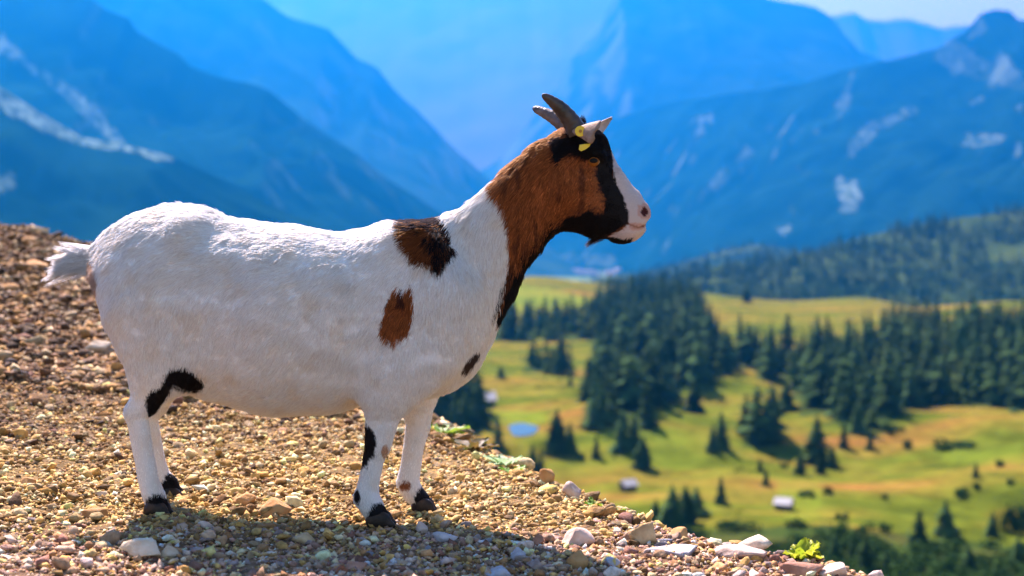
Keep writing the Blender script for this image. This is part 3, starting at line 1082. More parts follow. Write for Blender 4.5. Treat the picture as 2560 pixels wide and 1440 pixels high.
# ---- stone shapes
def ico(sub):
    t = (1 + 5 ** 0.5) / 2
    v = np.array([(-1, t, 0), (1, t, 0), (-1, -t, 0), (1, -t, 0), (0, -1, t), (0, 1, t), (0, -1, -t), (0, 1, -t), (t, 0, -1), (t, 0, 1), (-t, 0, -1), (-t, 0, 1)], float)
    v /= np.linalg.norm(v[0])
    f = [(0, 11, 5), (0, 5, 1), (0, 1, 7), (0, 7, 10), (0, 10, 11), (1, 5, 9), (5, 11, 4), (11, 10, 2), (10, 7, 6), (7, 1, 8),
         (3, 9, 4), (3, 4, 2), (3, 2, 6), (3, 6, 8), (3, 8, 9), (4, 9, 5), (2, 4, 11), (6, 2, 10), (8, 6, 7), (9, 8, 1)]
    v = [tuple(q) for q in v]
    for _ in range(sub):
        cache, nf = {}, []
        def mid(a, b):
            k = (min(a, b), max(a, b))
            if k not in cache:
                q = np.array(v[a]) + np.array(v[b])
                v.append(tuple(q / np.linalg.norm(q)))
                cache[k] = len(v) - 1
            return cache[k]
        for a, b, c in f:
            ab, bc, ca = mid(a, b), mid(b, c), mid(c, a)
            nf += [(a, ab, ca), (b, bc, ab), (c, ca, bc), (ab, bc, ca)]
        f = nf
    return np.array(v), np.array(f)


def stone_shape(seed, sub, cuts=6, rough=0.2):
    g = np.random.default_rng(seed)
    if sub == 0:
        v = np.array([(1, 0, 0), (-1, 0, 0), (0, 1, 0), (0, -1, 0), (0, 0, 1), (0, 0, -1)], float)
        f = np.array([(0, 2, 4), (2, 1, 4), (1, 3, 4), (3, 0, 4), (2, 0, 5), (1, 2, 5), (3, 1, 5), (0, 3, 5)])
        v = v + g.uniform(-0.30, 0.30, v.shape)
        s = np.array([1.0, g.uniform(0.6, 0.95), g.uniform(0.4, 0.68)])
        return v * s / np.abs(v[:, 0]).max() * 1.12, f
    v, f = ico(sub)
    n = g.normal(size=(cuts, 3))
    n /= np.linalg.norm(n, axis=1)[:, None]
    for k in range(cuts):
        lim = g.uniform(0.45, 0.8)
        d = v @ n[k]
        over = np.maximum(0, d - lim)
        v = v - over[:, None] * n[k]
    v = v * (1 + rough * g.uniform(-1, 1, (len(v), 1)) * (0.5 if sub > 1 else 1))
    if sub > 1:
        v = v * (1 + 0.05 * fbm(v[:, 0] * 3, v[:, 1] * 3, v[:, 2] * 3, seed, 3)[:, None])
    if sub == 0:
        v = v + g.uniform(-0.24, 0.24, v.shape)
    s = np.array([1.0, g.uniform(0.55, 0.95), g.uniform(0.35, 0.72)])
    return v * s / np.abs(v[:, 0]).max(), f


P_TAN = np.array([[0.52, 0.335, 0.12], [0.57, 0.39, 0.15], [0.44, 0.27, 0.09], [0.46, 0.27, 0.08], [0.28, 0.17, 0.07], [0.60, 0.46, 0.25], [0.34, 0.25, 0.12], [0.16, 0.10, 0.045]])
P_RED = 0.8 * np.array([[0.25, 0.14, 0.07], [0.32, 0.19, 0.08], [0.19, 0.10, 0.05], [0.36, 0.20, 0.07], [0.12, 0.07, 0.04], [0.46, 0.34, 0.19], [0.24, 0.17, 0.11], [0.07, 0.045, 0.03]])
P_PINK = np.array([[0.42, 0.265, 0.155], [0.37, 0.25, 0.175], [0.48, 0.335, 0.215], [0.34, 0.18, 0.08], [0.28, 0.215, 0.19], [0.66, 0.50, 0.39], [0.40, 0.24, 0.18], [0.22, 0.11, 0.08]])


def gravel(name, pts, size, seed, sub, label, nvar=24, sink=0.25, kind='stuff'):
    g = np.random.default_rng(seed)
    n = len(pts)
    x, y = pts[:, 0], pts[:, 1]
    z = ground_z(x, y)
    ta_, tc_ = soil_tone(x, y)
    r = g.random(n)
    col = P_TAN[g.integers(0, 8, n)]
    m = r > ta_
    col[m] = P_RED[g.integers(0, 8, m.sum())]
    m = g.random(n) < tc_
    col[m] = P_PINK[g.integers(0, 8, m.sum())]
    col = np.clip(col * g.lognormal(0.0, 0.28, (n, 1)), 0, 0.6)
    V_, F_, C_ = [], [], []
    base = 0
    var = g.integers(0, nvar, n)
    for k in range(nvar):
        idx = np.where(var == k)[0]
        if not len(idx):
            continue
        v, f = stone_shape(seed * 50 + k, sub)
        a = g.uniform(0, 6.283, len(idx))
        tx, ty = g.normal(0, 0.28, len(idx)), g.normal(0, 0.28, len(idx))
        P = v[None] * size[idx][:, None, None] * g.uniform(0.75, 1.25, (len(idx), 1, 3))
        # tilt then turn
        cx, sx = np.cos(tx)[:, None], np.sin(tx)[:, None]
        Y1 = P[..., 1] * cx - P[..., 2] * sx
        Z1 = P[..., 1] * sx + P[..., 2] * cx
        cy, sy = np.cos(ty)[:, None], np.sin(ty)[:, None]
        X2 = P[..., 0] * cy + Z1 * sy
        Z2 = -P[..., 0] * sy + Z1 * cy
        ca, sa = np.cos(a)[:, None], np.sin(a)[:, None]
        X3 = X2 * ca - Y1 * sa
        Y3 = X2 * sa + Y1 * ca
        Q = np.stack([X3 + x[idx][:, None], Y3 + y[idx][:, None], Z2 + (z[idx] + size[idx] * g.uniform(-sink, 0.7, len(idx)))[:, None]], -1)
        V_.append(Q.reshape(-1, 3))
        F_.append((f[None] + (np.arange(len(idx)) * len(v))[:, None, None] + base).reshape(-1, 3))
        C_.append(np.repeat(col[idx], len(v), axis=0))
        base += len(idx) * len(v)
    o = mesh_obj(name, np.concatenate(V_), np.concatenate(F_), M_gravel, ground, colors=np.concatenate(C_))
    tag(o, label, None, None, kind)
    return o


M_gravel = noise_mat('gravel_stone', (0.72, 0.70, 0.68), (1.22, 1.2, 1.15), 90.0, 0.9, spec=0.15, attr=True, bump=0.0015, bump_scale=300.0)


def scatter_px(n, seed, yhi=1500, dmin=2.3, dmax=15, x0=-160, x1=2260, power=1.0, smax=0.2):
    """points on the slope, spread so the density falls off with distance from the viewer"""
    g = np.random.default_rng(seed)
    d = dmin + (dmax - dmin) * g.random(n * 3) ** power
    px = g.uniform(x0, x1, n * 3)
    x = (px - 1280) / FPX * d
    y = d + CAM_Y
    s = brow_dist(x, y)
    keep = s < smax
    return np.stack([x, y], -1)[keep][:n]


near = scatter_px(98000, 3, dmin=2.15, dmax=4.6, power=1.0)
sz = np.random.default_rng(4).lognormal(math.log(0.0040), 0.48, len(near)).clip(0.0022, 0.012)
gravel('gravel', near, sz, 12, 0, 'loose fine gravel covering the slope around the goat')
far_near = np.concatenate([scatter_px(9000, 33, dmin=1.2, dmax=5.5, x0=-1500, x1=4200, smax=1.2), scatter_px(13000, 35, dmin=2.4, dmax=10, x0=-2400, x1=-120)])
gravel('gravel', far_near, np.random.default_rng(34).lognormal(math.log(0.009), 0.4, len(far_near)).clip(0.005, 0.02), 16, 0, 'sparser gravel of the slope outside the goat\'s spot')
mid = scatter_px(42000, 5, dmin=4.2, dmax=11.5, x1=1300, power=1.35)
sz = np.random.default_rng(6).lognormal(math.log(0.0095), 0.5, len(mid)).clip(0.005, 0.035)
gravel('gravel', mid, sz, 13, 0, 'reddish brown gravel on the far left part of the slope')
bigp = scatter_px(1500, 7, dmin=2.2, dmax=4.4)
sz = np.random.default_rng(8).lognormal(math.log(0.012), 0.28, len(bigp)).clip(0.008, 0.021)
gravel('gravel', bigp, sz, 14, 1, 'coarser pebbles mixed into the gravel')
# along the brow, so the skyline of the slope is lumpy
ee = []
g = np.random.default_rng(9)
for (x0, y0), (x1, y1) in zip(brow[1:-4], brow[2:-3]):
    L_ = math.hypot(x1 - x0, y1 - y0)
    for k in range(int(60 * max(L_, 0.15))):
        t = g.random()
        ee.append((x0 + (x1 - x0) * t + g.normal(0, 0.05), y0 + (y1 - y0) * t + g.normal(0, 0.05)))
ee = np.array(ee)
dd = (ee[:, 1] - CAM_Y) / 3.0
gravel('gravel', ee, (g.lognormal(math.log(0.0105), 0.4, len(ee)).clip(0.005, 0.025)) * dd ** 0.5, 15, 1, 'pebbles along the brow of the slope')

# ---- stones large enough to pick out, as parts of the slope
STONE = []
for k in range(10):
    v, f = stone_shape(700 + k, 1, cuts=9, rough=0.06)
    STONE.append((v, f))
pal_mats = []
for k, (c1, c2) in enumerate([((0.34, 0.22, 0.11), (0.52, 0.38, 0.21)), ((0.36, 0.18, 0.065), (0.48, 0.28, 0.12)), ((0.42, 0.30, 0.24), (0.60, 0.46, 0.37)),
                              ((0.24, 0.12, 0.08), (0.38, 0.20, 0.13)), ((0.26, 0.25, 0.27), (0.44, 0.42, 0.44)), ((0.44, 0.35, 0.24), (0.60, 0.49, 0.36))]):
    pal_mats.append(noise_mat('stone', c1, c2, 35.0, 0.9, bump=0.003, bump_scale=90.0, spec=0.15, obj_rand=0.15))
SM = {}
g = np.random.default_rng(31)
cnt = 0
while cnt < 250:
    if cnt < 175:
        d = g.uniform(2.35, 3.7)
        px = g.uniform(-20, 2140)
        s = g.uniform(0.009, 0.018)
    else:
        d = g.uniform(3.7, 9)
        px = g.uniform(-20, 1150)
        s = g.uniform(0.018, 0.036) * (d / 5.0) ** 0.6
    x = (px - 1280) / FPX * d
    y = d + CAM_Y
    if brow_dist(np.array([x]), np.array([y]))[0] > 0.02:
        continue
    ta_, tc_ = soil_tone(np.array([x]), np.array([y]))
    if g.random() < tc_[0]:
        mi = g.choice([2, 2, 3, 4, 0, 1])
    elif g.random() < ta_[0]:
        mi = g.choice([0, 0, 1, 0])
    else:
        mi = g.choice([0, 1, 3, 1])
    vi = int(g.integers(0, 10))
    if (vi, mi) not in SM:
        SM[(vi, mi)] = raw_mesh('stone', STONE[vi][0], STONE[vi][1], [pal_mats[mi]])
    o = bpy.data.objects.new('stone', SM[(vi, mi)])
    COL.objects.link(o)
    o.parent = ground
    zz = float(ground_z(np.array([x]), np.array([y]))[0])
    o.location = (x, y, zz + s * 0.22)
    o.rotation_euler = (g.normal(0, .25), g.normal(0, .25), g.uniform(0, 6.28))
    o.scale = (s * g.uniform(0.8, 1.3), s * g.uniform(0.8, 1.2), s * g.uniform(0.8, 1.2))
    cnt += 1

# ---- the rocks that stand out: px, py (centre), width px, height px, material, lean, label
ROCKS = [
    (682, 1272, 92, 56, 1, 0.1, 'square ochre rock lying between the goat\'s hind and front legs', 'rock'),
    (612, 1250, 64, 34, 1, -0.2, 'flatter rusty rock leaning on the left of the square ochre rock', 'rock'),
    (350, 1378, 130, 60, 5, 0.0, 'broad pale cracked flat rock at the bottom left below the hind hoof', 'rock'),
    (420, 1382, 55, 44, 5, 0.15, 'pale flat rock right beside the broad cracked one', 'rock'),
    (757, 1345, 66, 42, 0, 0.35, 'tilted grey tan rock in the goat\'s shadow', 'rock'),
    (1366, 1196, 38, 48, 1, 0.9, 'upright brown rock on the brow below the spruces', 'rock'),
    (1432, 1232, 40, 46, 2, 1.0, 'upright pinkish grey rock on the brow', 'rock'),
    (1612, 1342, 62, 58, 0, 0.8, 'brown mushroom shaped rock standing on the brow', 'rock'),
    (1700, 1336, 50, 34, 1, 0.3, 'orange wedge shaped rock near the end of the brow', 'rock'),
    (1690, 1380, 150, 34, 4, 0.0, 'flat bluish white rock slab below the mushroom shaped rock', 'rock'),
    (1862, 1382, 150, 50, 2, 0.0, 'large pale pink flat rock at the lower right', 'rock'),
    (2005, 1425, 120, 60, 3, 0.35, 'plum coloured rock slab under the yellow green plant', 'rock'),
    (2085, 1432, 80, 50, 2, 0.2, 'pale pink rock at the far lower right corner of the slope', 'rock'),
    (1442, 1345, 100, 60, 2, 0.2, 'pale pink ridge shaped rock on the sunlit strip', 'rock'),
    (1340, 1352, 44, 40, 3, 0.2, 'dark plum rock at the left end of the pink ridge shaped rock', 'rock'),
    (1443, 1400, 60, 56, 1, 0.4, 'rust orange rock in the shade near the bottom', 'rock'),
    (1245, 1432, 76, 50, 4, 0.2, 'blue grey rock cut by the bottom edge', 'rock'),
    (1300, 1388, 48, 40, 4, 0.2, 'mauve grey rock in the goat\'s shadow', 'rock'),
    (884, 1420, 66, 32, 3, 0.0, 'flat maroon rock in the goat\'s shadow near the bottom', 'rock'),
    (1545, 1432, 46, 26, 5, 0.0, 'small cream coloured rock at the bottom edge', 'rock'),
    (232, 1286, 70, 30, 1, 0.15, 'flat orange brown rock left of the near hind hoof', 'rock'),
    (252, 1236, 40, 26, 5, 0.0, 'small whitish rock left of the hind legs', 'rock'),
    (70, 1203, 44, 36, 1, 0.0, 'rounded brown rock at the left edge', 'rock'),
    (90, 662, 62, 32, 1, 0.2, 'ochre rock high on the far slope left of the tail', 'rock'),
    (95, 577, 54, 24, 0, 0.0, 'tan rock on the skyline above the tail', 'rock'),
    (235, 870, 80, 44, 5, 0.0, 'pale crusted rock behind the goat\'s rump', 'rock'),
    (1050, 1322, 40, 40, 2, 0.3, 'pinkish rock just in front of the far front hoof', 'rock'),
    (1530, 1410, 44, 34, 4, 0.2, 'slate blue rock in the shaded gravel', 'rock'),
    (1105, 1345, 80, 40, 4, 0.0, 'smooth mauve rock in front of the front hooves', 'rock'),
]


def ray_slope(px, py, d0=2.2, d1=14):
    ds = np.linspace(d0, d1, 4000)
    p = W(px, np.full_like(ds, py), ds + CAM_Y)
    below = p[:, 2] < ground_z(p[:, 0], p[:, 1])
    return p[int(np.argmax(below))] if below.any() else p[0]


def rock_obj(px, py, w, h, mi, lean, label, name, seed):
    foot = py + h * 0.38
    p = ray_slope(px, foot)
    if brow_dist(np.array([p[0]]), np.array([p[1]]))[0] > 0.06:
        p = ray_slope(px, foot + 14)
    s = (p[1] - CAM_Y) / FPX
    k_ = 1.3 if lean > 0.75 else 1.0
    wr, hr = k_ * w * s / 2, k_ * h * s / 2
    v, f = stone_shape(seed, 2, cuts=11, rough=0.03)
    v = v / np.abs(v).max(0)
    e = v * (wr, wr * 0.8, hr * 1.1)
    c, s_ = math.cos(lean * 0.5), math.sin(lean * 0.5)
    x = e[:, 0] * c - e[:, 2] * s_ * 0.6
    z = e[:, 0] * s_ * 0.6 + e[:, 2] * c
    e = np.stack([x, e[:, 1], z], -1)
    o = mesh_obj(name, e, f, pal_mats[mi])
    o.location = (p[0], p[1] + wr * 0.4, float(ground_z(np.array([p[0]]), np.array([p[1]]))[0]) + hr * 0.55)
    o.rotation_euler = (0, 0, 0)
    tag(o, label, 'rock')
    return o


for k, (px, py, w, h, mi, lean, lab, nm) in enumerate(ROCKS):
    rock_obj(px, py, w, h, mi, lean, lab, nm, 3000 + k)


# ------------------------------------------------------------------ small plants on the brow
def leaf_mat(name, c1, c2):
    m, N, L, b = new_mat(name, 0.55, 0.4)
    tc = N.new('ShaderNodeTexCoord')
    nz = N.new('ShaderNodeTexNoise'); nz.inputs['Scale'].default_value = 40
    L.new(tc.outputs['Object'], nz.inputs['Vector'])
    cr = N.new('ShaderNodeValToRGB')
    cr.color_ramp.elements[0].color = (*c1, 1); cr.color_ramp.elements[1].color = (*c2, 1)
    cr.color_ramp.elements[0].position = 0.35; cr.color_ramp.elements[1].position = 0.65
    L.new(nz.outputs['Fac'], cr.inputs['Fac'])
    L.new(cr.outputs['Color'], b.inputs['Base Color'])
    tr = N.new('ShaderNodeBsdfTranslucent')
    L.new(cr.outputs['Color'], tr.inputs['Color'])
    mx = N.new('ShaderNodeMixShader'); mx.inputs[0].default_value = 0.4
    out = [n for n in N if n.type == 'OUTPUT_MATERIAL'][0]
    L.new(b.outputs[0], mx.inputs[1]); L.new(tr.outputs[0], mx.inputs[2]); L.new(mx.outputs[0], out.inputs['Surface'])
    return m


def leaf_geo(length, width, bend, ruffle, seed, n=7, m=5):
    g = np.random.default_rng(seed)
    v, f = [], []
    for i in range(n):
        t = i / (n - 1)
        w = width * math.sin(math.pi * min(1, (t * 0.92 + 0.06))) ** 0.7
        for j in range(m):
            s = (j / (m - 1) - 0.5) * 2
            z = bend * t * t * length + 0.18 * width * s * s + ruffle * math.sin(t * 11 + j * 2.1 + seed)
            v.append((t * length, s * w / 2 * (1 + 0.15 * math.sin(9 * t + seed)), z))
    for i in range(n - 1):
        for j in range(m - 1):
            a = i * m + j
            f.append((a, a + 1, a + m + 1, a + m))
    return np.array(v), f


def weed(px, py, size_px, mat, n, label, seed, up=0.7, width=0.5, ruffle=0.003, flop=-0.3, dy=0.0):
    p = ray_slope(px, py)
    p = p + np.array([0, dy, 0])
    p[2] = float(ground_z(np.array([p[0]]), np.array([p[1]]))[0])
    s = size_px * (p[1] - CAM_Y) / FPX
    e = empty('weed', tuple(p))
    g = np.random.default_rng(seed)
    for k in range(n):
        L_ = s * g.uniform(0.55, 1.0)
        v, f = leaf_geo(L_, L_ * width, flop * g.uniform(0.3, 1.2), ruffle, seed * 10 + k)
        el = up * g.uniform(0.5, 1.3)
        a = g.uniform(0, 6.283)
        M = Matrix.Rotation(a, 3, 'Z') @ Matrix.Rotation(-el, 3, 'Y')
        v = v @ np.array(M).T + np.array([math.cos(a), math.sin(a), 0]) * s * 0.05
        mesh_obj('leaf', v, f, mat, e, smooth=True)
    v, f = stem(s * 0.3, 0.0025, 0.0015)
    mesh_obj('stem', v, f, mat, e)
    tag(e, label, 'plant')
    return e


L_green = leaf_mat('weed_leaf', (0.10, 0.24, 0.02), (0.26, 0.36, 0.04))
L_pale = leaf_mat('pale_weed_leaf', (0.30, 0.45, 0.20), (0.45, 0.58, 0.34))
L_brown = leaf_mat('withered_leaf', (0.06, 0.07, 0.015), (0.18, 0.11, 0.03))
L_yellow = leaf_mat('yellow_green_leaf', (0.28, 0.38, 0.02), (0.48, 0.50, 0.04))
weed(1108, 1085, 75, L_green, 7, 'green leafy plant on the brow right behind the far front leg', 1, up=0.45)
weed(1182, 1128, 80, L_brown, 9, 'withered brown and olive leaves on the brow left of the pale plant', 2, up=0.6)
weed(1262, 1165, 66, L_pale, 9, 'pale whitish green leafy plant on the brow', 3, up=0.7)
weed(1282, 1185, 40, L_green, 6, 'small green plant at the foot of the pale leafy one', 4, up=0.5)
weed(2006, 1402, 64, L_yellow, 26, 'ruffled yellow green plant at the right end of the brow', 5, up=0.85, width=0.6, ruffle=0.004)
weed(1492, 1280, 34, L_green, 6, 'little green tuft behind the brow right of the upright pinkish rock', 6, up=0.8, dy=0.05)
weed(1545, 1298, 26, L_green, 5, 'tiny green sprig behind the brow near the mushroom shaped rock', 7, up=0.8, dy=0.05)
# grass at the top left of the skyline
bl_v, bl_f = [], []
g = np.random.default_rng(17)
for k in range(1800):
    px = g.uniform(-120, 60)
    p = W(px, 0, g.uniform(5.2, 8.2))
    x, y = p[0], p[1]
    s = brow_dist(np.array([x]), np.array([y]))[0]
    if s > 0.3 or s < -1.0:
        continue
    z = float(ground_z(np.array([x]), np.array([y]))[0])
    h = g.uniform(0.04, 0.10)
    a = g.uniform(0, 6.28)
    dx, dy = math.cos(a) * h * .4, math.sin(a) * h * .4
    n0 = len(bl_v)
    bl_v += [(x - .004, y, z), (x + .004, y, z), (x + dx, y + dy, z + h)]
    bl_f.append((n0, n0 + 1, n0 + 2))
if bl_v:
    tag(mesh_obj('grass', np.array(bl_v), np.array(bl_f), L_yellow), 'yellowish grass on the skyline at the left edge', None, None, 'stuff')
# ------------------------------------------------------------------ the goat
class Field:
    def __init__(self, lo, hi, h):
        self.lo = np.array(lo, float); self.h = h
        self.n = (np.ceil((np.array(hi) - self.lo) / h)).astype(int) + 1
        self.F = np.full(tuple(self.n), 0.15, np.float32)

    def sub(self, lo, hi):
        a = np.clip(np.floor((np.array(lo) - self.lo) / self.h).astype(int), 0, self.n - 1)
        b = np.clip(np.ceil((np.array(hi) - self.lo) / self.h).astype(int) + 1, 1, self.n)
        sl = tuple(slice(i, j) for i, j in zip(a, b))
        ax = [(self.lo[k] + np.arange(a[k], b[k]) * self.h).astype(np.float32) for k in range(3)]
        return sl, ax[0][:, None, None], ax[1][None, :, None], ax[2][None, None, :]

    def chain(self, pts, k=0.02, op='add'):
        """pts rows: x, y, z, r, lateral scale"""
        P = np.array(pts, float)
        m = k + 0.02
        rr = P[:, 3:4] * np.maximum(1, P[:, 4:5])
        sl, X, Y, Z = self.sub((P[:, :3] - rr).min(0) - m, (P[:, :3] + rr).max(0) + m)
        D = None
        segs = [(P[i], P[i + 1]) for i in range(len(P) - 1)] if len(P) > 1 else [(P[0], P[0])]
        for a, b in segs:
            ab = b[:3] - a[:3]
            sm = 0.5 * (a[4] + b[4])
            L2 = ab[0] ** 2 + (ab[1] / sm) ** 2 + ab[2] ** 2 + 1e-12
            h = np.clip(((X - a[0]) * ab[0] + (Y - a[1]) * ab[1] / sm ** 2 + (Z - a[2]) * ab[2]) / L2, 0, 1)
            s = a[4] + (b[4] - a[4]) * h
            d = np.sqrt((X - a[0] - h * ab[0]) ** 2 + ((Y - a[1] - h * ab[1]) / s) ** 2 + (Z - a[2] - h * ab[2]) ** 2) - (a[3] + (b[3] - a[3]) * h)
            d = d * np.minimum(s, 1)
            D = d if D is None else np.minimum(D, d)
        A = self.F[sl]
        if op == 'add':
            h = np.maximum(k - np.abs(A - D), 0) / k
            self.F[sl] = np.minimum(A, D) - h * h * k * 0.25
        else:
            B = -D
            h = np.maximum(k - np.abs(A - B), 0) / k
            self.F[sl] = np.maximum(A, B) + h * h * k * 0.25

    def mesh(self):
        F = self.F
        ins = F < 0
        c = np.zeros(tuple(s - 1 for s in F.shape), np.int8)
        corners = [(i, j, k) for i in (0, 1) for j in (0, 1) for k in (0, 1)]
        nx, ny, nz = F.shape
        for i, j, k in corners:
            c += ins[i:nx - 1 + i, j:ny - 1 + j, k:nz - 1 + k]
        act = np.argwhere((c > 0) & (c < 8))
        val = np.stack([F[act[:, 0] + i, act[:, 1] + j, act[:, 2] + k] for i, j, k in corners], 1)
        acc = np.zeros((len(act), 3)); cnt = np.zeros(len(act))
        for a in range(8):
            for b in range(a + 1, 8):
                if sum(abs(p - q) for p, q in zip(corners[a], corners[b])) != 1:
                    continue
                m = (val[:, a] < 0) != (val[:, b] < 0)
                t = val[m, a] / (val[m, a] - val[m, b])
                pa, pb = np.array(corners[a], float), np.array(corners[b], float)
                acc[m] += pa + t[:, None] * (pb - pa)
                cnt[m] += 1
        V = self.lo + (act + acc / cnt[:, None]) * self.h
        idx = np.full(c.shape, -1, np.int32)
        idx[act[:, 0], act[:, 1], act[:, 2]] = np.arange(len(act))
        Q = []
        for ax in range(3):
            s0 = [slice(None)] * 3; s1 = [slice(None)] * 3
            s0[ax] = slice(0, -1); s1[ax] = slice(1, None)
            e = np.argwhere(ins[tuple(s0)] != ins[tuple(s1)])
            o1, o2 = [(1, 2), (2, 0), (0, 1)][ax]
            e = e[(e[:, o1] > 0) & (e[:, o2] > 0) & (e[:, o1] < F.shape[o1] - 1) & (e[:, o2] < F.shape[o2] - 1)]
            def at(d1, d2):
                q = e.copy(); q[:, o1] -= d1; q[:, o2] -= d2
                return idx[q[:, 0], q[:, 1], q[:, 2]]
            q = np.stack([at(1, 1), at(0, 1), at(0, 0), at(1, 0)], 1)
            flip = ~ins[e[:, 0], e[:, 1], e[:, 2]]
            q[flip] = q[flip][:, ::-1]
            Q.append(q)
        return V, np.concatenate(Q)


def gp(px, py, r, y, s=1.0):
    """chain row from photo measurements"""
    w = W(px, py, y)
    return [w[0], w[1], w[2], S(r, y), s]


_lo = W(100, 1335, 0.0); _hi = W(1650, 215, 0.0)
GF = Field((_lo[0], -0.24, _lo[2]), (_hi[0], 0.24, _hi[2]), 0.0046)
# trunk (inset a little: the coat adds its own thickness)
GF.chain([gp(425, 702, 178, 0, .72), gp(470, 718, 188, 0, .74), gp(600, 783, 229, 0, .84), gp(700, 802, 238, 0, .90), gp(800, 806, 229, 0, .88), gp(900, 792, 212, 0, .80),
          gp(985, 780, 202, 0, .68), gp(1035, 776, 196, 0, .62)], 0.02)
GF.chain([gp(1030, 780, 190, 0, .60), gp(1058, 846, 128, 0, .72)], 0.05)
# rump roof and hip bones
GF.chain([gp(338, 645, 74, 0, 1.0), gp(440, 594, 62, 0, 1.2), gp(520, 603, 57, 0, 1.3)], 0.05)
for sy in (-1, 1):
    GF.chain([gp(455, 590, 26, sy * 0.075)], 0.05)                     # hip bone
    GF.chain([gp(314, 695, 50, sy * 0.055), gp(350, 760, 80, sy * 0.075)], 0.05)   # buttock
    GF.chain([gp(400, 720, 105, sy * .085, .6), gp(405, 840, 100, sy * 0.10, .55), gp(400, 900, 74, sy * 0.102, .62)], 0.05)
    GF.chain([gp(1020, 640, 60, sy * 0.075, .5), gp(1080, 760, 90, sy * 0.095, .5), gp(1050, 860, 90, sy * 0.10, .55)], 0.05)  # shoulder
    GF.chain([gp(1072, 842, 48, sy * 0.07, .6), gp(985, 930, 62, sy * 0.10, .55)], 0.05)   # upper arm
    GF.chain([gp(530, 655, 44, sy * 0.196, .8)], 0.07, 'sub')
    GF.chain([gp(515, 720, 26, sy * 0.190, .5), gp(492, 860, 24, sy * 0.178, .5)], 0.06, 'sub')            # hollow of the flank
    GF.chain([gp(880, 700, 40, sy * 0.225, .5), gp(900, 900, 30, sy * .20, .5)], 0.08, 'sub')     # behind the shoulder
# flank fold and udder shade
GF.chain([gp(420, 920, 26, -0.095, .5), gp(465, 930, 24, -0.085, .5), gp(520, 950, 26, -0.06, .6)], 0.03)
GF.chain([gp(430, 930, 40, 0.02, 1.0)], 0.05)
# withers, neck
GF.chain([gp(985, 622, 46, 0, .8), gp(1060, 616, 46, 0, .9), gp(1140, 606, 52, 0, .8)], 0.04)
GF.chain([gp(1080, 760, 140, 0, .62), gp(1140, 745, 108, 0, .66), gp(1185, 690, 112, 0, .60), gp(1218, 615, 110, 0, .58), gp(1270, 560, 104, 0, .56), gp(1325, 490, 92, 0, .58), gp(1378, 430, 82, 0, .62), gp(1425, 400, 68, 0, .72)], 0.03)
# head
GF.chain([gp(1432, 382, 58, 0, .88), gp(1466, 378, 58, 0, .92), gp(1484, 420, 56, 0, .86), gp(1508, 480, 66, 0, .56), gp(1540, 518, 60, 0, .54), gp(1566, 544, 50, 0, .62), gp(1578, 546, 40, 0, .80)], 0.02)
GF.chain([gp(1432, 470, 66, 0, .50), gp(1442, 502, 70, 0, .50), gp(1490, 520, 66, 0, .50), gp(1550, 560, 34, 0, .7)], 0.03)
GF.chain([gp(1545, 574, 20, 0, .9), gp(1582, 568, 24, 0, 1.0)], 0.015)      # chin
GF.chain([gp(1578, 522, 36, 0, .85), gp(1597, 532, 25, 0, 1.1), gp(1602, 546, 20, 0, 1.15)], 0.02)   # nose and upper lip
for sy in (-1, 1):
    GF.chain([gp(1462, 378, 15, sy * 0.047), gp(1500, 384, 13, sy * 0.043)], 0.02)     # brow bone
    GF.chain([gp(1484, 403, 9, sy * 0.062)], 0.016, 'sub')
    GF.chain([gp(1440, 470, 34, sy * 0.030, .55), gp(1470, 500, 24, sy * 0.028, .5)], 0.03)      # cheek
    GF.chain([gp(1607, 523, 4.5, sy * 0.023), gp(1613, 531, 4.5, sy * 0.021)], 0.006, 'sub')     # nostril
    GF.chain([gp(1626, 561, 7, sy * 0.0, 3.0)], 0.012, 'sub')
    GF.chain([gp(1574, 560, 2, sy * 0.036), gp(1592, 569, 2, sy * 0.028), gp(1614, 563, 2, sy * 0.012)], 0.005, 'sub')   # mouth
# near hind leg
GF.chain([gp(392, 880, 72, -0.100, .52), gp(378, 950, 48, -0.098, .55), gp(364, 1005, 36, -.096, .6), gp(343, 1035, 27, -.094, .7), gp(350, 1085, 27, -.093, .75), gp(362, 1150, 26, -.092, .82), gp(372, 1205, 26, -.092, .9), gp(385, 1240, 28, -.093, 1.0), gp(393, 1262, 26, -.095, 1.05)], 0.03)
GF.chain([gp(333, 1026, 14, -0.094, .7)], 0.02)
# far hind leg
GF.chain([gp(405, 880, 76, 0.095, .52), gp(402, 950, 48, 0.097, .55), gp(388, 1005, 36, .098, .6), gp(368, 1040, 26, .098, .7), gp(380, 1090, 22, .098, .75), gp(392, 1150, 21, .098, .85), gp(404, 1188, 21, .098, .95), gp(420, 1208, 24, .098, 1.0), gp(428, 1224, 23, .098, 1.05)], 0.03)
# near front leg
GF.chain([gp(985, 930, 74, -0.100, .50), gp(965, 1000, 55, -0.098, .52), gp(955, 1050, 42, -.096, .58), gp(945, 1110, 34, -.094, .7), gp(936, 1140, 28, -.093, .76), gp(926, 1185, 26, -.092, .82), gp(917, 1232, 29, -.092, .9), gp(927, 1262, 30, -.093, 1.0), gp(940, 1285, 28, -.095, 1.05)], 0.03)
GF.chain([gp(896, 1248, 9, -0.094)], 0.02)
# far front leg
GF.chain([gp(1030, 930, 66, 0.085, .50), gp(1042, 1000, 44, 0.088, .52), gp(1046, 1060, 32, .09, .6), gp(1034, 1115, 26, .09, .78), gp(1027, 1165, 26, .09, .82), gp(1019, 1206, 29, .09, .9), gp(1033, 1232, 27, .09, 1.0), gp(1050, 1250, 25, .09, 1.05)], 0.03)
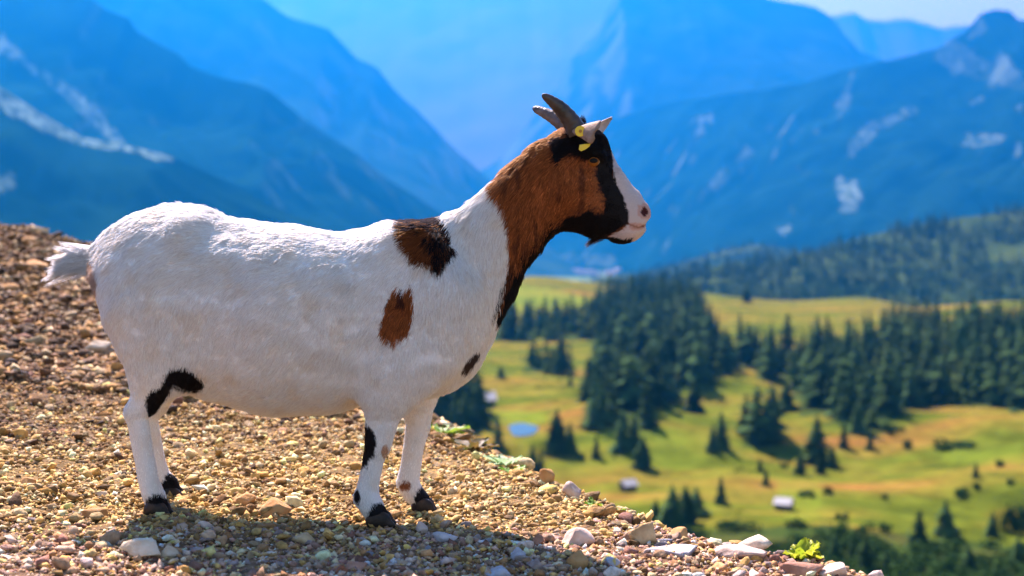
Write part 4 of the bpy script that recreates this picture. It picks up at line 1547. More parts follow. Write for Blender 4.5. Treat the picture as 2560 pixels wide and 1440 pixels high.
# tail core
GF.chain([gp(300, 650, 32, 0, .6), gp(256, 643, 20, 0, .5), gp(215, 650, 12, 0, .5), gp(180, 660, 7, 0, .5)], 0.03)

GV, GQ = GF.mesh()
del GF
print('goat body verts', len(GV))


def smooth_mesh(V, Q, it, lam=0.5):
    E = np.concatenate([Q[:, [0, 1]], Q[:, [1, 2]], Q[:, [2, 3]], Q[:, [3, 0]]])
    n = len(V)
    deg = np.bincount(E[:, 0], minlength=n) + np.bincount(E[:, 1], minlength=n)
    for _ in range(it):
        A = np.zeros_like(V)
        for k in range(3):
            A[:, k] = np.bincount(E[:, 0], V[E[:, 1], k], n) + np.bincount(E[:, 1], V[E[:, 0], k], n)
        V = V + lam * (A / deg[:, None] - V)
    return V


GV = smooth_mesh(GV, GQ, 2)
# slight unevenness of muscle and coat
fn = np.cross(GV[GQ[:, 1]] - GV[GQ[:, 0]], GV[GQ[:, 2]] - GV[GQ[:, 0]]) + np.cross(GV[GQ[:, 2]] - GV[GQ[:, 0]], GV[GQ[:, 3]] - GV[GQ[:, 0]])
GN = np.zeros_like(GV)
for k in range(4):
    for c in range(3):
        GN[:, c] += np.bincount(GQ[:, k], fn[:, c], len(GV))
GN /= np.linalg.norm(GN, axis=1)[:, None] + 1e-12
_q = PX(GV)
trunk_w = sstep(260, 330, _q[0]) * sstep(1200, 1100, _q[0]) * sstep(1000, 900, _q[1])
GV = GV + GN * (trunk_w * (0.0045 * fbm(GV[:, 0] / 0.085, GV[:, 1] / 0.085, GV[:, 2] / 0.06, 44, 3)))[:, None]

# ---- coat colours: patches measured in side view
WHITE = np.array([0.89, 0.825, 0.77]); BLACK = np.array([0.007, 0.005, 0.006]); RUST = np.array([0.30, 0.085, 0.022]); DKBR = np.array([0.07, 0.020, 0.010])
PINK = np.array([0.62, 0.36, 0.30])
Q_NECK = [(1222, 462), (1262, 425), (1300, 375), (1345, 330), (1400, 295), (1480, 280), (1700, 280), (1700, 640), (1420, 640), (1395, 600), (1350, 660), (1300, 725), (1262, 790), (1240, 812), (1250, 760), (1262, 715), (1270, 660), (1273, 600), (1268, 545), (1250, 510), (1232, 490)]
Q_FACEBLACK = [(1383, 350), (1405, 342), (1425, 345), (1420, 318), (1466, 296), (1505, 300), (1524, 352), (1530, 383), (1533, 414), (1542, 460), (1560, 493), (1571, 530), (1574, 556), (1548, 572), (1528, 585), (1500, 605), (1460, 600), (1405, 578), (1395, 568),
               (1414, 545), (1440, 535), (1469, 521), (1490, 534), (1508, 534), (1518, 506), (1510, 480), (1490, 444), (1495, 422), (1469, 402), (1444, 389), (1420, 381), (1400, 408), (1388, 400)]
Q_THROAT = [(1440, 560), (1400, 560), (1372, 575), (1335, 625), (1300, 665), (1282, 700), (1262, 745), (1240, 800), (1236, 812), (1300, 760), (1420, 620)]
Q_BLAZE = [(1527, 365), (1533, 414), (1542, 460), (1560, 493), (1571, 530), (1574, 556), (1560, 572), (1528, 588), (1545, 596), (1590, 640), (1700, 640), (1700, 400), (1500, 300), (1512, 325)]
Q_WITHER = [(993, 520), (1098, 520), (1118, 562), (1130, 590), (1134, 622), (1120, 650), (1112, 672), (1092, 680), (1066, 662), (1036, 648), (1014, 622), (1002, 590), (995, 560)]
Q_SHOULDER = [(986, 716), (1010, 728), (1036, 708), (1036, 760), (1028, 800), (1022, 836), (1000, 848), (984, 860), (966, 842), (950, 828), (956, 790), (966, 745)]
Q_CHEST = [(1196, 868), (1206, 880), (1190, 905), (1172, 928), (1162, 922), (1168, 900), (1178, 885)]
Q_FLANK = [(428, 920), (450, 916), (480, 924), (495, 940), (514, 956), (508, 974), (480, 978), (450, 972), (428, 962), (420, 990), (402, 1015), (385, 1044), (370, 1030), (364, 1000), (378, 978), (404, 966), (412, 935)]
Q_FLEG = [(900, 1048), (918, 1058), (938, 1080), (944, 1105), (936, 1135), (922, 1150), (916, 1166), (895, 1168)]


def pick_coat(P, jit=1.0, seed=0):
    """coat colour at world points"""
    qx, qy = PX(P)
    y = P[:, 1]
    n = len(P)
    g = np.random.default_rng(seed)
    wx = 7 * fbm(P[:, 0] / 0.02, y / 0.03, P[:, 2] / 0.035, 51, 3) + jit * g.normal(0, 2.2, n)
    wy = 7 * fbm(P[:, 0] / 0.02, y / 0.03, P[:, 2] / 0.035, 52, 3) + jit * g.normal(0, 3.5, n)
    sx, sy = qx + wx * 0.6, qy + wy * 0.6
    C = np.repeat(WHITE[None], n, 0)
    nb = fbm(P[:, 0] / 0.03, y / 0.03, P[:, 2] / 0.03, 53, 3)
    # a faint cream cast and dusty underside
    C = C * (1 - 0.10 * sstep(0.0, 0.9, nb)[:, None] * np.array([0.3, 0.8, 1.4]))
    near = y < 0.03
    neck = inpoly(sx, sy, Q_NECK)
    C[neck] = RUST
    # darker streaks on neck and cheek
    st = vnoise(P[:, 0] / 0.008, y / 0.012, P[:, 2] / 0.05, 57) + 0.8 * vnoise(P[:, 0] / 0.03, y / 0.03, P[:, 2] / 0.06, 58)
    ck = neck & (st > 0.55)
    C[ck] = RUST * 0.35 + DKBR * 0.65
    ck = neck & (st < -0.75)
    C[ck] = RUST * 1.35
    low = neck & (g.random(n) < sstep(55, 0, np.abs((qx - 1340) * 0.75 + (qy - 640) * 0.66 - 0) * 1.0) * 0.0)
    thr = inpoly(sx, sy, Q_THROAT) | (inpoly(sx + 14, sy + 12, Q_THROAT) & (g.random(n) < 0.45))
    C[thr] = BLACK
    fb = inpoly(sx, sy, Q_FACEBLACK)
    C[fb] = BLACK
    fb2 = neck & ~fb & inpoly(sx + g.normal(0, 9, n), sy + g.normal(0, 9, n), Q_FACEBLACK)
    C[fb2] = DKBR
    bl = inpoly(sx * 0.4 + qx * 0.6, sy * 0.4 + qy * 0.6, Q_BLAZE)
    C[bl] = np.array([0.66, 0.53, 0.50])
    nose = (np.hypot(qx - 1612, qy - 528) < 20) | ((np.hypot((qx - 1592) / 2.1, qy - 566) < 9) & (qx > 1560))
    C[nose] = PINK
    C[np.hypot(qx - 1611, (qy - 528) * 0.7) < 8.5] = np.array([0.07, 0.012, 0.01])
    mouth = (np.abs(qy - np.interp(qx, [1570, 1592, 1616], [558, 569, 563])) < 2.4) & (qx > 1570) & (qx < 1618)
    C[mouth] = np.array([0.34, 0.15, 0.10])
    chinblk = (qx > 1510) & (qx < 1585) & (qy > np.interp(qx, [1510, 1530, 1560, 1585], [582, 590, 596, 594]))
    C[chinblk] = BLACK
    # withers: rust at the back, black in the middle
    wi = inpoly(sx, sy, Q_WITHER)
    C[wi] = BLACK
    left = wi & (y < -0.04) & ((sx - 1000) * 0.62 + (qy - 545) * -0.12 < 34 + 12 * vnoise(P[:, 0] / .01, y / .01, P[:, 2] / .01, 59)) & (qy > 556)
    C[left & (qy > 574)] = RUST * 0.5
    spk = wi & (g.random(n) < 0.18) & (qy > 556)
    C[spk] = RUST * 0.6
    sh = inpoly(sx, sy, Q_SHOULDER) & near
    C[sh] = RUST * 0.85
    C[sh & (qy < 760) & (st > 0.1)] = DKBR
    C[inpoly(sx, sy, Q_CHEST) & near] = np.array([0.05, 0.03, 0.03])
    C[inpoly(qx + wx * .4, qy + wy * .4, Q_FLANK) & (y < 0.0)] = BLACK
    C[inpoly(qx + wx * .5, qy + wy * .5, Q_FLEG) & near] = BLACK
    C[(np.hypot((qx - 963) / 9, (qy - 1125) / 16) < 1) & (y < -0.09)] = np.array([0.55, 0.30, 0.18])
    C[(np.hypot((qx - 1012) / 15, (qy - 1214) / 11) < 1) & (y > 0)] = np.array([0.25, 0.09, 0.04])
    # black pasterns
    for cx, cy, rx, ry, nr in ((394, 1266, 36, 30, True), (432, 1216, 30, 31, False), (952, 1290, 36, 34, True), (1062, 1248, 28, 34, False)):
        m = (np.hypot((sx - cx) / rx, (sy - cy) / ry) < 1) & ((y < 0) == nr)
        C[m] = BLACK
    m = (np.hypot((qx - 893) / 8, (qy - 1240) / 16) < 1) & (y < 0)
    C[m] = BLACK
    # narrow warm shadow under the tail, painted into the coat colour
    m = (np.hypot((qx - 236) / 9, (qy - 690) / 40) < 1)
    C[m] = np.array([0.50, 0.30, 0.20])
    return C


goat = empty('goat', (float(W(650, 1290, 0)[0]), 0.0, 0.0))
tag(goat, 'white goat with rust brown neck, black face and yellow ear tag on the gravel slope', 'goat')
M_skin = bpy.data.materials.new('goat_skin')
M_skin.use_nodes = True
N = M_skin.node_tree.nodes; L = M_skin.node_tree.links
b = N['Principled BSDF']; b.inputs['Roughness'].default_value = 0.8; b.inputs['Specular IOR Level'].default_value = 0.2
at = N.new('ShaderNodeAttribute'); at.attribute_name = 'tint'
L.new(at.outputs['Color'], b.inputs['Base Color'])
body = part('body', GV, GQ, M_skin, goat, smooth=True, colors=pick_coat(GV, 0.0, 1) * 0.72)

# ---- coat hair
tri = np.concatenate([GQ[:, [0, 1, 2]], GQ[:, [0, 2, 3]]])
A_, B_, C_ = GV[tri[:, 0]], GV[tri[:, 1]], GV[tri[:, 2]]
area = 0.5 * np.linalg.norm(np.cross(B_ - A_, C_ - A_), axis=1)
ctr = (A_ + B_ + C_) / 3
cqx, cqy = PX(ctr)
# shorter, denser hair on head and legs; fewer strands on the side turned away
w8 = area * (1 + 1.6 * (cqx > 1385) + 0.8 * (cqy > 1010))
w8 = w8 * np.where(GN[tri[:, 0], 1] > 0.35, 0.45, 1.0)
N_HAIR = 420000
g = np.random.default_rng(12)
pick = g.choice(len(tri), N_HAIR, p=w8 / w8.sum())
u, v = g.random(N_HAIR), g.random(N_HAIR)
fl = u + v > 1
u[fl], v[fl] = 1 - u[fl], 1 - v[fl]
RT = A_[pick] * (1 - u - v)[:, None] + B_[pick] * u[:, None] + C_[pick] * v[:, None]
NR = GN[tri[pick, 0]] * (1 - u - v)[:, None] + GN[tri[pick, 1]] * u[:, None] + GN[tri[pick, 2]] * v[:, None]
NR /= np.linalg.norm(NR, axis=1)[:, None]
qx, qy = PX(RT)
# comb: photo x, photo y, dir x, dir down, length px, lift
COMB = np.array([
    (300, 580, -.7, .7, 26, .30), (400, 530, -1, .35, 24, .30), (460, 515, -1, .1, 26, .38), (600, 545, -1, .15, 22, .24), (800, 575, -1, .1, 20, .22), (960, 560, -1, .1, 20, .22), (1050, 560, -.9, .5, 24, .28),
    (250, 700, -.1, 1, 24, .28), (320, 720, -.35, 1, 24, .24), (420, 650, -.9, .45, 26, .26), (520, 640, -1, .35, 26, .28), (650, 650, -.9, .5, 24, .24), (800, 660, -.8, .65, 23, .22), (930, 640, -.7, .8, 24, .22),
    (420, 800, -.35, 1, 22, .2), (560, 800, -.55, .9, 22, .2), (700, 850, -.6, .8, 21, .2), (850, 850, -.5, .9, 21, .2), (950, 850, -.3, 1, 23, .2), (400, 920, 0, 1, 16, .2), (600, 1000, -.7, .6, 17, .18), (800, 1010, -.7, .5, 16, .18),
    (1100, 620, -.3, 1, 28, .26), (1180, 560, -.45, 1, 28, .30), (1180, 720, .05, 1, 28, .24), (1100, 760, -.1, 1, 25, .22), (1080, 900, -.1, 1, 20, .2), (1190, 850, .05, 1, 22, .2),
    (1250, 480, -.6, .9, 26, .34), (1320, 400, -.75, .8, 24, .34), (1380, 345, -.9, .5, 20, .36), (1300, 540, -.35, 1, 26, .25), (1260, 680, -.1, 1, 27, .24), (1350, 600, -.3, 1, 28, .25), (1370, 480, -.35, 1, 22, .22),
    (1440, 440, -.4, .9, 12, .25), (1440, 520, -.6, .8, 12, .25), (1500, 500, -.6, .7, 8, .2), (1500, 420, -.4, .8, 8, .2), (1500, 340, -.5, -.6, 11, .35), (1430, 340, -1, .3, 13, .35), (1560, 480, -.6, -.5, 6, .18), (1590, 550, -.7, .2, 4.5, .15), (1540, 590, -.7, .5, 12, .3), (1480, 585, -.7, .6, 16, .35),
    (360, 1000, -.2, 1, 13, .2), (350, 1100, 0, 1, 9, .16), (370, 1200, .1, 1, 9, .16), (393, 1262, .2, 1, 11, .2), (960, 1000, -.1, 1, 14, .2), (945, 1100, -.1, 1, 11, .18), (925, 1190, 0, 1, 10, .18), (940, 1275, .3, 1, 11, .2), (1040, 1060, 0, 1, 10, .18), (1030, 1180, 0, 1, 9, .18), (1055, 1250, .2, 1, 10, .2),
    (430, 1215, .2, 1, 10, .2), (395, 1150, 0, 1, 9, .16), (262, 635, -1, .2, 20, .25), (215, 645, -1, .3, 26, .22), (175, 655, -1, .4, 34, .25)])
num = np.zeros((N_HAIR, 4)); den = np.zeros(N_HAIR)
for c in COMB:
    w_ = 1.0 / (((qx - c[0]) ** 2 + (qy - c[1]) ** 2) + 900.0) ** 1.7
    num += w_[:, None] * c[None, 2:]
    den += w_
num /= den[:, None]
D0 = np.stack([num[:, 0], np.zeros(N_HAIR), -num[:, 1]], -1)
# tufts: neighbouring hairs lean together
for sc, am in ((0.022, 0.34), (0.008, 0.26)):
    D0 += am * np.stack([vnoise(RT[:, 0] / sc, RT[:, 1] / sc, RT[:, 2] / sc, 61 + k) for k in range(3)], -1)
D0 += g.normal(0, 0.10, D0.shape)
tl = sstep(262, 235, qx) * sstep(715, 700, qy)
D0 -= ((D0 * NR).sum(1) * (1 - 0.8 * tl))[:, None] * NR
D0 /= np.linalg.norm(D0, axis=1)[:, None] + 1e-9
lift = num[:, 3] * (1 + 0.5 * vnoise(RT[:, 0] / 0.012, RT[:, 1] / 0.012, RT[:, 2] / 0.012, 71)) + g.normal(0, 0.05, N_HAIR)
_sd = np.cross(NR, D0)
streak = vnoise((RT * _sd).sum(1) / 0.0042, (RT * D0).sum(1) / 0.026, (RT * NR).sum(1) / 0.03, 91) + 0.5 * vnoise((RT * _sd).sum(1) / 0.002, (RT * D0).sum(1) / 0.014, 0, 92)
lift = np.clip(lift + 0.10 * streak, 0.03, 0.8) * (1 - 0.75 * tl)
LEN = num[:, 2] / 1239.0 * g.uniform(0.6, 1.15, N_HAIR)
keep = ~((np.hypot((qx - 1484) / 15, (qy - 402) / 11) < 1)) & ~(np.hypot(qx - 1610, qy - 528) < 9)
keep &= ~((qx > 1594) & (g.random(N_HAIR) < 0.6))
RT, NR, D0, lift, LEN, streak = (a_[keep] for a_ in (RT, NR, D0, lift, LEN, streak))
tl = tl[keep][:, None]
n = len(RT)
NP = 5
PT = np.zeros((n, NP, 3))
PT[:, 0] = RT - NR * 0.001
for k in range(1, NP):
    t = (k - 0.5) / (NP - 1)
    d = D0 * (1 - lift * (1 - t) * 0.6)[:, None] + NR * (lift * (1.35 - 1.15 * t))[:, None] + np.array([0, 0, -0.22]) * t
    d /= np.linalg.norm(d, axis=1)[:, None]
    PT[:, k] = PT[:, k - 1] + d * (LEN / (NP - 1))[:, None]
HC = pick_coat(RT, 1.0, 2)
_rust = (HC[:, 0] > HC[:, 2] * 3) & (HC[:, 0] > 0.1)
HC = HC * np.where(_rust, g.lognormal(-0.08, 0.42, n), g.uniform(0.78, 1.08, n))[:, None] * (1 + 0.16 * streak)[:, None]
HC = np.clip(HC, 0, 0.90)
RAD = np.where(LEN < 0.012, 0.00030, 0.00034)

# long hair: tail fan, beard, tuft between the horns
def extra(npts, roots, tips, spread, seed, length_var=0.35, droop=0.0, color=None, rad=0.0003):
    g = np.random.default_rng(seed)
    nl = max(6, npts // 45)
    lock = g.integers(0, nl, npts)
    i = g.integers(0, len(roots) - 1, nl)[lock]
    t = g.random((nl, 1))[lock]
    lockoff = (np.clip(g.normal(0, 1, (nl, 3)), -1.6, 1.6) * spread * 1.8)[lock]
    locklen = (1 - length_var * g.random(nl))[lock]
    r = np.array([W(*q) for q in roots]); tt = np.array([W(*q) for q in tips])
    R0 = r[i] * (1 - t) + r[i + 1] * t + np.clip(g.normal(0, 1, (npts, 3)), -1.8, 1.8) * spread
    T0 = tt[i] * (1 - t) + tt[i + 1] * t + lockoff + np.clip(g.normal(0, 1, (npts, 3)), -1.6, 1.6) * 0.0022
    lv = locklen * g.uniform(0.8, 1.0, npts)
    P = np.zeros((npts, NP, 3))
    for k in range(NP):
        s = k / (NP - 1) * lv
        P[:, k] = R0 + (T0 - R0) * s[:, None] + np.array([0, 0, -droop]) * (s ** 2)[:, None] + np.array([0, 0, droop]) * 0
    return P, np.repeat(np.array(color)[None], npts, 0) * g.uniform(0.8, 1.1, (npts, 1)), np.full(npts, rad)


EX = [extra(2600, [(262, 622, 0), (262, 662, 0), (235, 628, 0), (235, 662, 0), (205, 636, 0), (200, 668, 0), (210, 650, 0), (195, 650, 0)], [(182, 614, 0), (165, 694, 0), (150, 620, 0), (118, 704, 0), (132, 628, 0), (94, 716, 0), (118, 664, 0), (128, 640, 0)], 0.006, 81, 0.35, 0.002, WHITE, 0.00035),
      extra(900, [(200, 645, 0), (180, 665, 0)], [(120, 624, 0), (92, 708, 0)], 0.005, 82, 0.5, 0.002, WHITE, 0.00035),
      extra(260, [(1505, 590, 0), (1490, 588, 0)], [(1455, 612, 0), (1462, 604, 0)], 0.005, 83, 0.6, 0.004, BLACK * 2, 0.00028),
      extra(260, [(1440, 322, 0), (1462, 312, 0)], [(1440, 303, 0), (1470, 300, 0)], 0.005, 84, 0.5, 0.0, BLACK * 2, 0.0005)]
PT = np.concatenate([PT] + [e[0] for e in EX])
HC = np.concatenate([HC] + [e[1] for e in EX])
RAD = np.concatenate([RAD] + [e[2] for e in EX])
NR = NR * (1 - tl) + np.array([-0.25, -0.42, 0.88]) * tl
NRM = np.concatenate([NR] + [np.repeat([[-0.25, -0.25, 0.92]], len(e[0]), 0) for e in EX])
n = len(PT)
PT -= np.array(goat.location)
cu = bpy.data.hair_curves.new('coat')
cu.add_curves([NP] * n)
cu.attributes['position'].data.foreach_set('vector', PT.astype(np.float32).ravel())
ra = cu.attributes.get('radius') or cu.attributes.new('radius', 'FLOAT', 'POINT')
prof = np.array([1.0, 1.0, 0.85, 0.6, 0.12])
ra.data.foreach_set('value', (RAD[:, None] * prof[None]).astype(np.float32).ravel())
ca = cu.attributes.new('tint', 'FLOAT_COLOR', 'CURVE')
cc = np.ones((n, 4), np.float32); cc[:, :3] = HC
ca.data.foreach_set('color', cc.ravel())
na = cu.attributes.new('root_normal', 'FLOAT_VECTOR', 'CURVE')
na.data.foreach_set('vector', NRM.astype(np.float32).ravel())
cu.update_tag()
coat = bpy.data.objects.new('coat', cu)
COL.objects.link(coat)
coat.parent = goat
tag(coat, None, None, None, 'stuff')
M_hair = bpy.data.materials.new('goat_hair')
M_hair.use_nodes = True
N = M_hair.node_tree.nodes; L = M_hair.node_tree.links
N.clear()
at = N.new('ShaderNodeAttribute'); at.attribute_name = 'tint'
an = N.new('ShaderNodeAttribute'); an.attribute_name = 'root_normal'
geo = N.new('ShaderNodeNewGeometry')
sc1 = N.new('ShaderNodeVectorMath'); sc1.operation = 'SCALE'; sc1.inputs['Scale'].default_value = 0.65
L.new(geo.outputs['Normal'], sc1.inputs[0])
ad = N.new('ShaderNodeVectorMath'); ad.operation = 'ADD'
L.new(an.outputs['Vector'], ad.inputs[0]); L.new(sc1.outputs[0], ad.inputs[1])
nm = N.new('ShaderNodeVectorMath'); nm.operation = 'NORMALIZE'
L.new(ad.outputs[0], nm.inputs[0])
df = N.new('ShaderNodeBsdfDiffuse')
L.new(at.outputs['Color'], df.inputs['Color']); L.new(nm.outputs[0], df.inputs['Normal'])
tr = N.new('ShaderNodeBsdfTranslucent')
L.new(at.outputs['Color'], tr.inputs['Color'])
hp_ = N.new('ShaderNodeBsdfHairPrincipled')
hp_.parametrization = 'COLOR'
L.new(at.outputs['Color'], hp_.inputs['Color'])
hp_.inputs['Roughness'].default_value = 0.45
hp_.inputs['Radial Roughness'].default_value = 0.6
m1 = N.new('ShaderNodeMixShader'); m1.inputs[0].default_value = 0.25
L.new(df.outputs[0], m1.inputs[1]); L.new(tr.outputs[0], m1.inputs[2])
m2 = N.new('ShaderNodeMixShader'); m2.inputs[0].default_value = 0.14
L.new(m1.outputs[0], m2.inputs[1]); L.new(hp_.outputs[0], m2.inputs[2])
o_ = N.new('ShaderNodeOutputMaterial')
L.new(m2.outputs[0], o_.inputs['Surface'])
cu.materials.append(M_hair)

# ---- tubes for horns
def tube(cpts, n=20, rings=26, ridge=0.0, flat=0.8):
    """cpts rows: world x, y, z, r"""
    P = np.array(cpts, float)
    t = np.linspace(0, len(P) - 1, rings)
    i = np.clip(t.astype(int), 0, len(P) - 2)
    f = (t - i)[:, None]
    p0, p1, p2, p3 = P[np.maximum(i - 1, 0)], P[i], P[i + 1], P[np.minimum(i + 2, len(P) - 1)]
    C = 0.5 * ((2 * p1) + (-p0 + p2) * f + (2 * p0 - 5 * p1 + 4 * p2 - p3) * f ** 2 + (-p0 + 3 * p1 - 3 * p2 + p3) * f ** 3)
    V = []
    for k in range(rings):
        tan = C[min(k + 1, rings - 1), :3] - C[max(k - 1, 0), :3]
        tan /= np.linalg.norm(tan)
        a = np.cross(tan, [0, 1, 0]); a /= np.linalg.norm(a)
        b_ = np.cross(tan, a)
        r = max(C[k, 3], 0.0005) * (1 + ridge * math.sin(k * 2.2))
        for j in range(n):
            th = 6.2832 * j / n
            V.append(C[k, :3] + r * (math.cos(th) * a + math.sin(th) * b_ * flat))
    F = [(k * n + j, k * n + (j + 1) % n, (k + 1) * n + (j + 1) % n, (k + 1) * n + j) for k in range(rings - 1) for j in range(n)]
    F += [tuple(range(n))[::-1], tuple(range((rings - 1) * n, rings * n))]
    return np.array(V), F


M_horn = noise_mat('dark_horn', (0.020, 0.012, 0.009), (0.062, 0.036, 0.027), 45.0, 0.42, bump=0.0015, bump_scale=120.0, spec=0.5)
M_horn2 = noise_mat('pale_tipped_horn', (0.04, 0.026, 0.02), (0.15, 0.10, 0.08), 45.0, 0.42, bump=0.0015, bump_scale=120.0, spec=0.5)


def hrow(px, py, r, y):
    w = W(px, py, y)
    return [w[0], w[1], w[2], S(r, y)]


v, f = tube([hrow(1444, 335, 27, -.028), hrow(1428, 304, 23, -.032), hrow(1402, 272, 18.5, -.040), hrow(1377, 251, 13, -.048), hrow(1362, 241, 8.5, -.053), hrow(1355, 237, 3, -.055)], ridge=0.035, rings=34)
part('horn', v, f, M_horn, goat, smooth=True)
v, f = tube([hrow(1430, 338, 25, .028), hrow(1412, 314, 21, .034), hrow(1385, 294, 17, .046), hrow(1357, 280, 12.5, .058), hrow(1340, 273, 9, .066), hrow(1332, 270, 3, .070)], ridge=0.035, rings=34)
part('horn', v, f, M_horn2, goat, smooth=True)


# ---- ears: a lofted leaf with real thickness
def ear_mesh(rows, thick=0.0035, cup=0.006):
    """rows: each ((px,py,y),(px,py,y)) upper and lower edge from base to tip"""
    m = 7
    top = []
    R_ = np.array(rows, float)
    t = np.linspace(0, len(R_) - 1, 14)
    i = np.clip(t.astype(int), 0, len(R_) - 2)
    f_ = (t - i)[:, None, None]
    R2 = R_[i] * (1 - f_) + R_[i + 1] * f_
    grid = []
    for a, b_ in R2:
        A = W(*a); B = W(*b_)
        row = []
        for j in range(m):
            s = j / (m - 1)
            p = A * (1 - s) + B * s
            row.append(p)
        grid.append(row)
    G = np.array(grid)
    du = np.gradient(G, axis=0); dv = np.gradient(G, axis=1)
    nrm = np.cross(du.reshape(-1, 3), dv.reshape(-1, 3)).reshape(G.shape)
    nrm /= np.linalg.norm(nrm, axis=-1)[..., None] + 1e-9
    if nrm[..., 1].mean() > 0:
        nrm = -nrm
    s = np.linspace(0, 1, m)[None, :, None]
    G = G + nrm * cup * (4 * s * (1 - s))
    a, b_ = G + nrm * thick / 2, G - nrm * thick / 2
    V = np.concatenate([a.reshape(-1, 3), b_.reshape(-1, 3)])
    n_ = len(G)
    F = []
    o = n_ * m
    for i in range(n_ - 1):
        for j in range(m - 1):
            q = i * m + j
            F += [(q, q + 1, q + m + 1, q + m), (o + q + m, o + q + m + 1, o + q + 1, o + q)]
        F += [(i * m, (i + 1) * m, o + (i + 1) * m, o + i * m), (i * m + m - 1, o + i * m + m - 1, o + (i + 1) * m + m - 1, (i + 1) * m + m - 1)]
    for j in range(m - 1):
        F += [(j, o + j, o + j + 1, j + 1), ((n_ - 1) * m + j, (n_ - 1) * m + j + 1, o + (n_ - 1) * m + j + 1, o + (n_ - 1) * m + j)]
    return V, F


M_ear = noise_mat('ear_skin', (0.20, 0.125, 0.09), (0.32, 0.21, 0.15), 60.0, 0.8, bump=0.0012, bump_scale=250.0)
M_ear2 = noise_mat('far_ear_skin', (0.34, 0.24, 0.20), (0.48, 0.36, 0.31), 60.0, 0.8, bump=0.0012, bump_scale=250.0)
v, f = ear_mesh([((1436, 322, -.040), (1440, 338, -.046)), ((1456, 314, -.058), (1455, 346, -.064)), ((1474, 308, -.072), (1467, 354, -.080)), ((1492, 304, -.082), (1475, 360, -.090)), ((1503, 301, -.086), (1481, 356, -.094)), ((1499, 316, -.088), (1486, 345, -.094))])
ear = part('ear', v, f, M_ear, goat, smooth=True)
v, f = ear_mesh([((1478, 322, .040), (1486, 352, .046)), ((1494, 308, .060), (1500, 340, .064)), ((1510, 300, .078), (1513, 322, .082)), ((1522, 295, .088), (1522, 308, .090)), ((1531, 292, .096), (1530, 296, .096))], cup=-0.004)
part('ear', v, f, M_ear2, goat, smooth=True)

# ear tag (button in front, flap under the ear)
M_yellow, N, L, b = new_mat('yellow_plastic', 0.45, 0.4)
b.inputs['Base Color'].default_value = (0.80, 0.52, 0.02, 1)
M_tagdark, N, L, b = new_mat('ear_tag_pin', 0.5, 0.4)
b.inputs['Base Color'].default_value = (0.45, 0.20, 0.01, 1)


def disc(c, r, t, nrm=(0, -1, 0.1), n=24, hole=None):
    nrm = Vector(nrm).normalized()
    q = nrm.to_track_quat('Z', 'Y')
    V, F = [], []
    for z, rr in ((-t, r * .96), (-t * .7, r), (t * .6, r), (t, r * .9)):
        for k in range(n):
            p = q @ Vector((rr * math.cos(6.2832 * k / n), rr * math.sin(6.2832 * k / n), z))
            V.append(tuple(Vector(c) + p))
    for i in range(3):
        for k in range(n):
            F.append((i * n + k, i * n + (k + 1) % n, (i + 1) * n + (k + 1) % n, (i + 1) * n + k))
    F += [tuple(range(n))[::-1], tuple(range(3 * n, 4 * n))]
    return np.array(V), F


c = W(1451, 328, -.074)
v, f = disc(c, S(13.5, -.066), 0.0012)
part('ear_tag', v, f, M_yellow, goat).parent = ear
v, f = disc(c + np.array([0, -0.0018, 0]), S(4, -.068), 0.0008)
part('tag_pin', v, f, M_tagdark, goat).parent = ear
fl = [(1449, 362, -.072), (1461, 360, -.078), (1477, 359, -.078), (1474, 366, -.080), (1463, 374, -.080), (1453, 378, -.078), (1447, 374, -.076)]
V0 = np.array([W(*q) for q in fl])
V = np.concatenate([V0, V0 + np.array([0, 0.002, 0])])
k = len(fl)
F = [tuple(range(k)), tuple(range(2 * k - 1, k - 1, -1))] + [(i, i + k, (i + 1) % k + k, (i + 1) % k) for i in range(k)]
o = part('ear_tag', V, F, M_yellow, goat)
o.parent = ear
for ch in list(ear.children):
    ch.matrix_parent_inverse.identity()

# ---- eyes
M_eye, N, L, b = new_mat('goat_eye', 0.45, 0.12)
tc = N.new('ShaderNodeTexCoord')
mp = N.new('ShaderNodeMapping'); mp.inputs['Scale'].default_value = (1 / 0.0085, 0, 1 / 0.0052)
L.new(tc.outputs['Object'], mp.inputs['Vector'])
ln = N.new('ShaderNodeVectorMath'); ln.operation = 'LENGTH'
L.new(mp.outputs[0], ln.inputs[0])
cr = N.new('ShaderNodeValToRGB')
cr.color_ramp.elements[0].position = 0.92; cr.color_ramp.elements[0].color = (0.005, 0.004, 0.004, 1)
cr.color_ramp.elements[1].position = 1.0; cr.color_ramp.elements[1].color = (0.22, 0.075, 0.012, 1)
L.new(ln.outputs['Value'], cr.inputs['Fac']); L.new(cr.outputs['Color'], b.inputs['Base Color'])
M_lid = noise_mat('eyelid_skin', (0.22, 0.10, 0.04), (0.40, 0.20, 0.09), 120.0, 0.6)
ev, ef = ico(2)
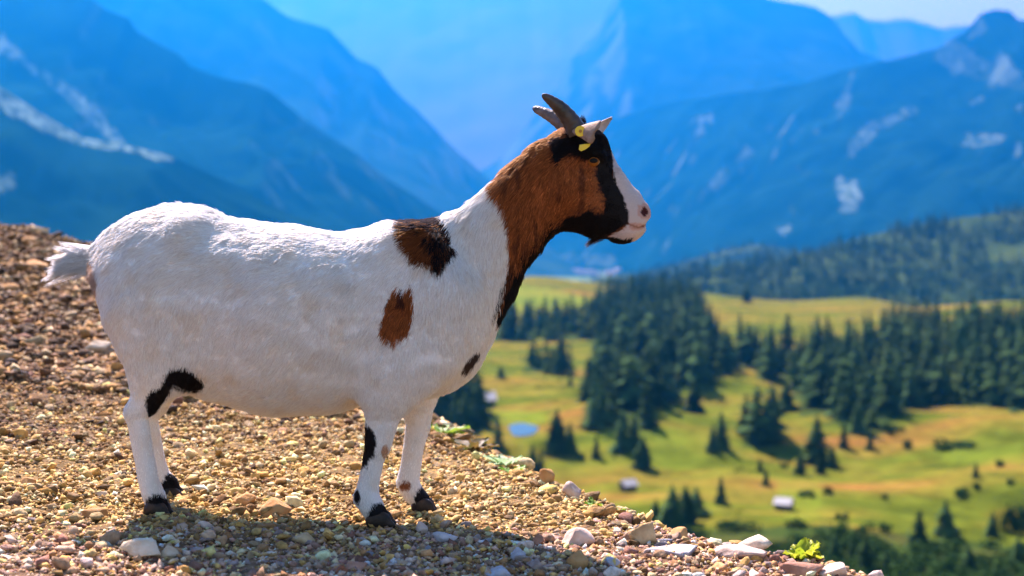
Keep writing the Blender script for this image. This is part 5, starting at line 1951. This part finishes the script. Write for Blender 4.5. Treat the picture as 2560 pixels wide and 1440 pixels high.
for sy in (-1, 1):
    w0 = W(1484, 402, sy * 0.05)
    near_v = (np.hypot(GV[:, 0] - w0[0], GV[:, 2] - w0[2]) < 0.009) & (GV[:, 1] * sy > 0)
    ys = np.abs(GV[near_v, 1]).mean()
    w0 = W(1484, 402, sy * ys)
    e = mesh_obj('eye', ev * 0.0118, ef, M_eye, goat, smooth=True)
    e.location = Vector((w0[0], sy * (ys - 0.0048), w0[2])) - goat.location
    # lids: an almond ring
    n_, m_ = 36, 8
    V, F = [], []
    for i in range(n_):
        t = 6.2832 * i / n_
        cx, cz = 0.0108 * math.cos(t), 0.0068 * math.sin(t) * (1.0 if math.sin(t) < 0 else 0.85) - 0.0022 * math.cos(t) * 0.6
        for j in range(m_):
            ph = 6.2832 * j / m_
            rr = 0.0016
            V.append((cx + rr * math.cos(ph) * math.cos(t), sy * (0.0060 + rr * math.sin(ph) - 0.0035 * abs(math.cos(t)) ** 2), cz + rr * math.cos(ph) * math.sin(t)))
    for i in range(n_):
        for j in range(m_):
            F.append((i * m_ + j, i * m_ + (j + 1) % m_, ((i + 1) % n_) * m_ + (j + 1) % m_, ((i + 1) % n_) * m_ + j))
    mesh_obj('eyelid', V, F, M_lid, e, smooth=True)

# ---- hooves: two claws each
M_hoof = noise_mat('hoof_horn', (0.012, 0.008, 0.006), (0.05, 0.028, 0.016), 60.0, 0.6, bump=0.001, bump_scale=150.0)


def hoof(px, py, y, w, h, lean):
    c = W(px, py, y)
    zb = float(ground_z(np.array([c[0]]), np.array([y]))[0]) + 0.002
    r = S(w, y)
    zb = min(zb, c[2] - S(h, y) * 0.9)
    Fd = Field((c[0] - 0.05, y - 0.04, zb - 0.012), (c[0] + 0.075, y + 0.04, c[2] + 0.03), 0.0022)
    for s in (-1, 1):
        yy = y + s * 0.0125
        Fd.chain([[c[0] - r * 0.55, yy, zb + r * 0.55, r * 0.60, .62], [c[0] + r * 0.35, yy, zb + r * 0.48, r * 0.55, .62], [c[0] + r * (0.95 + lean), yy + s * 0.001, zb + r * 0.20, r * 0.24, .9]], 0.006)
        Fd.chain([[c[0] - r * 0.2, yy, c[2], r * 0.66, .66], [c[0] + r * 0.1, yy, zb + r * 0.7, r * 0.64, .64]], 0.008)
    sl, X, Y, Z = Fd.sub((-9, -9, -9), (9, 9, 9))
    Fd.F = np.maximum(Fd.F, (zb - Z) + 0 * X + 0 * Y).astype(np.float32)
    V, Q = Fd.mesh()
    part('hoof', V, Q, M_hoof, goat, smooth=True)


hoof(396, 1266, -.095, 29, 27, 0.0)
hoof(433, 1229, .098, 26, 25, 0.0)
hoof(951, 1293, -.095, 31, 27, 0.1)
hoof(1060, 1256, .09, 27, 25, 0.0)
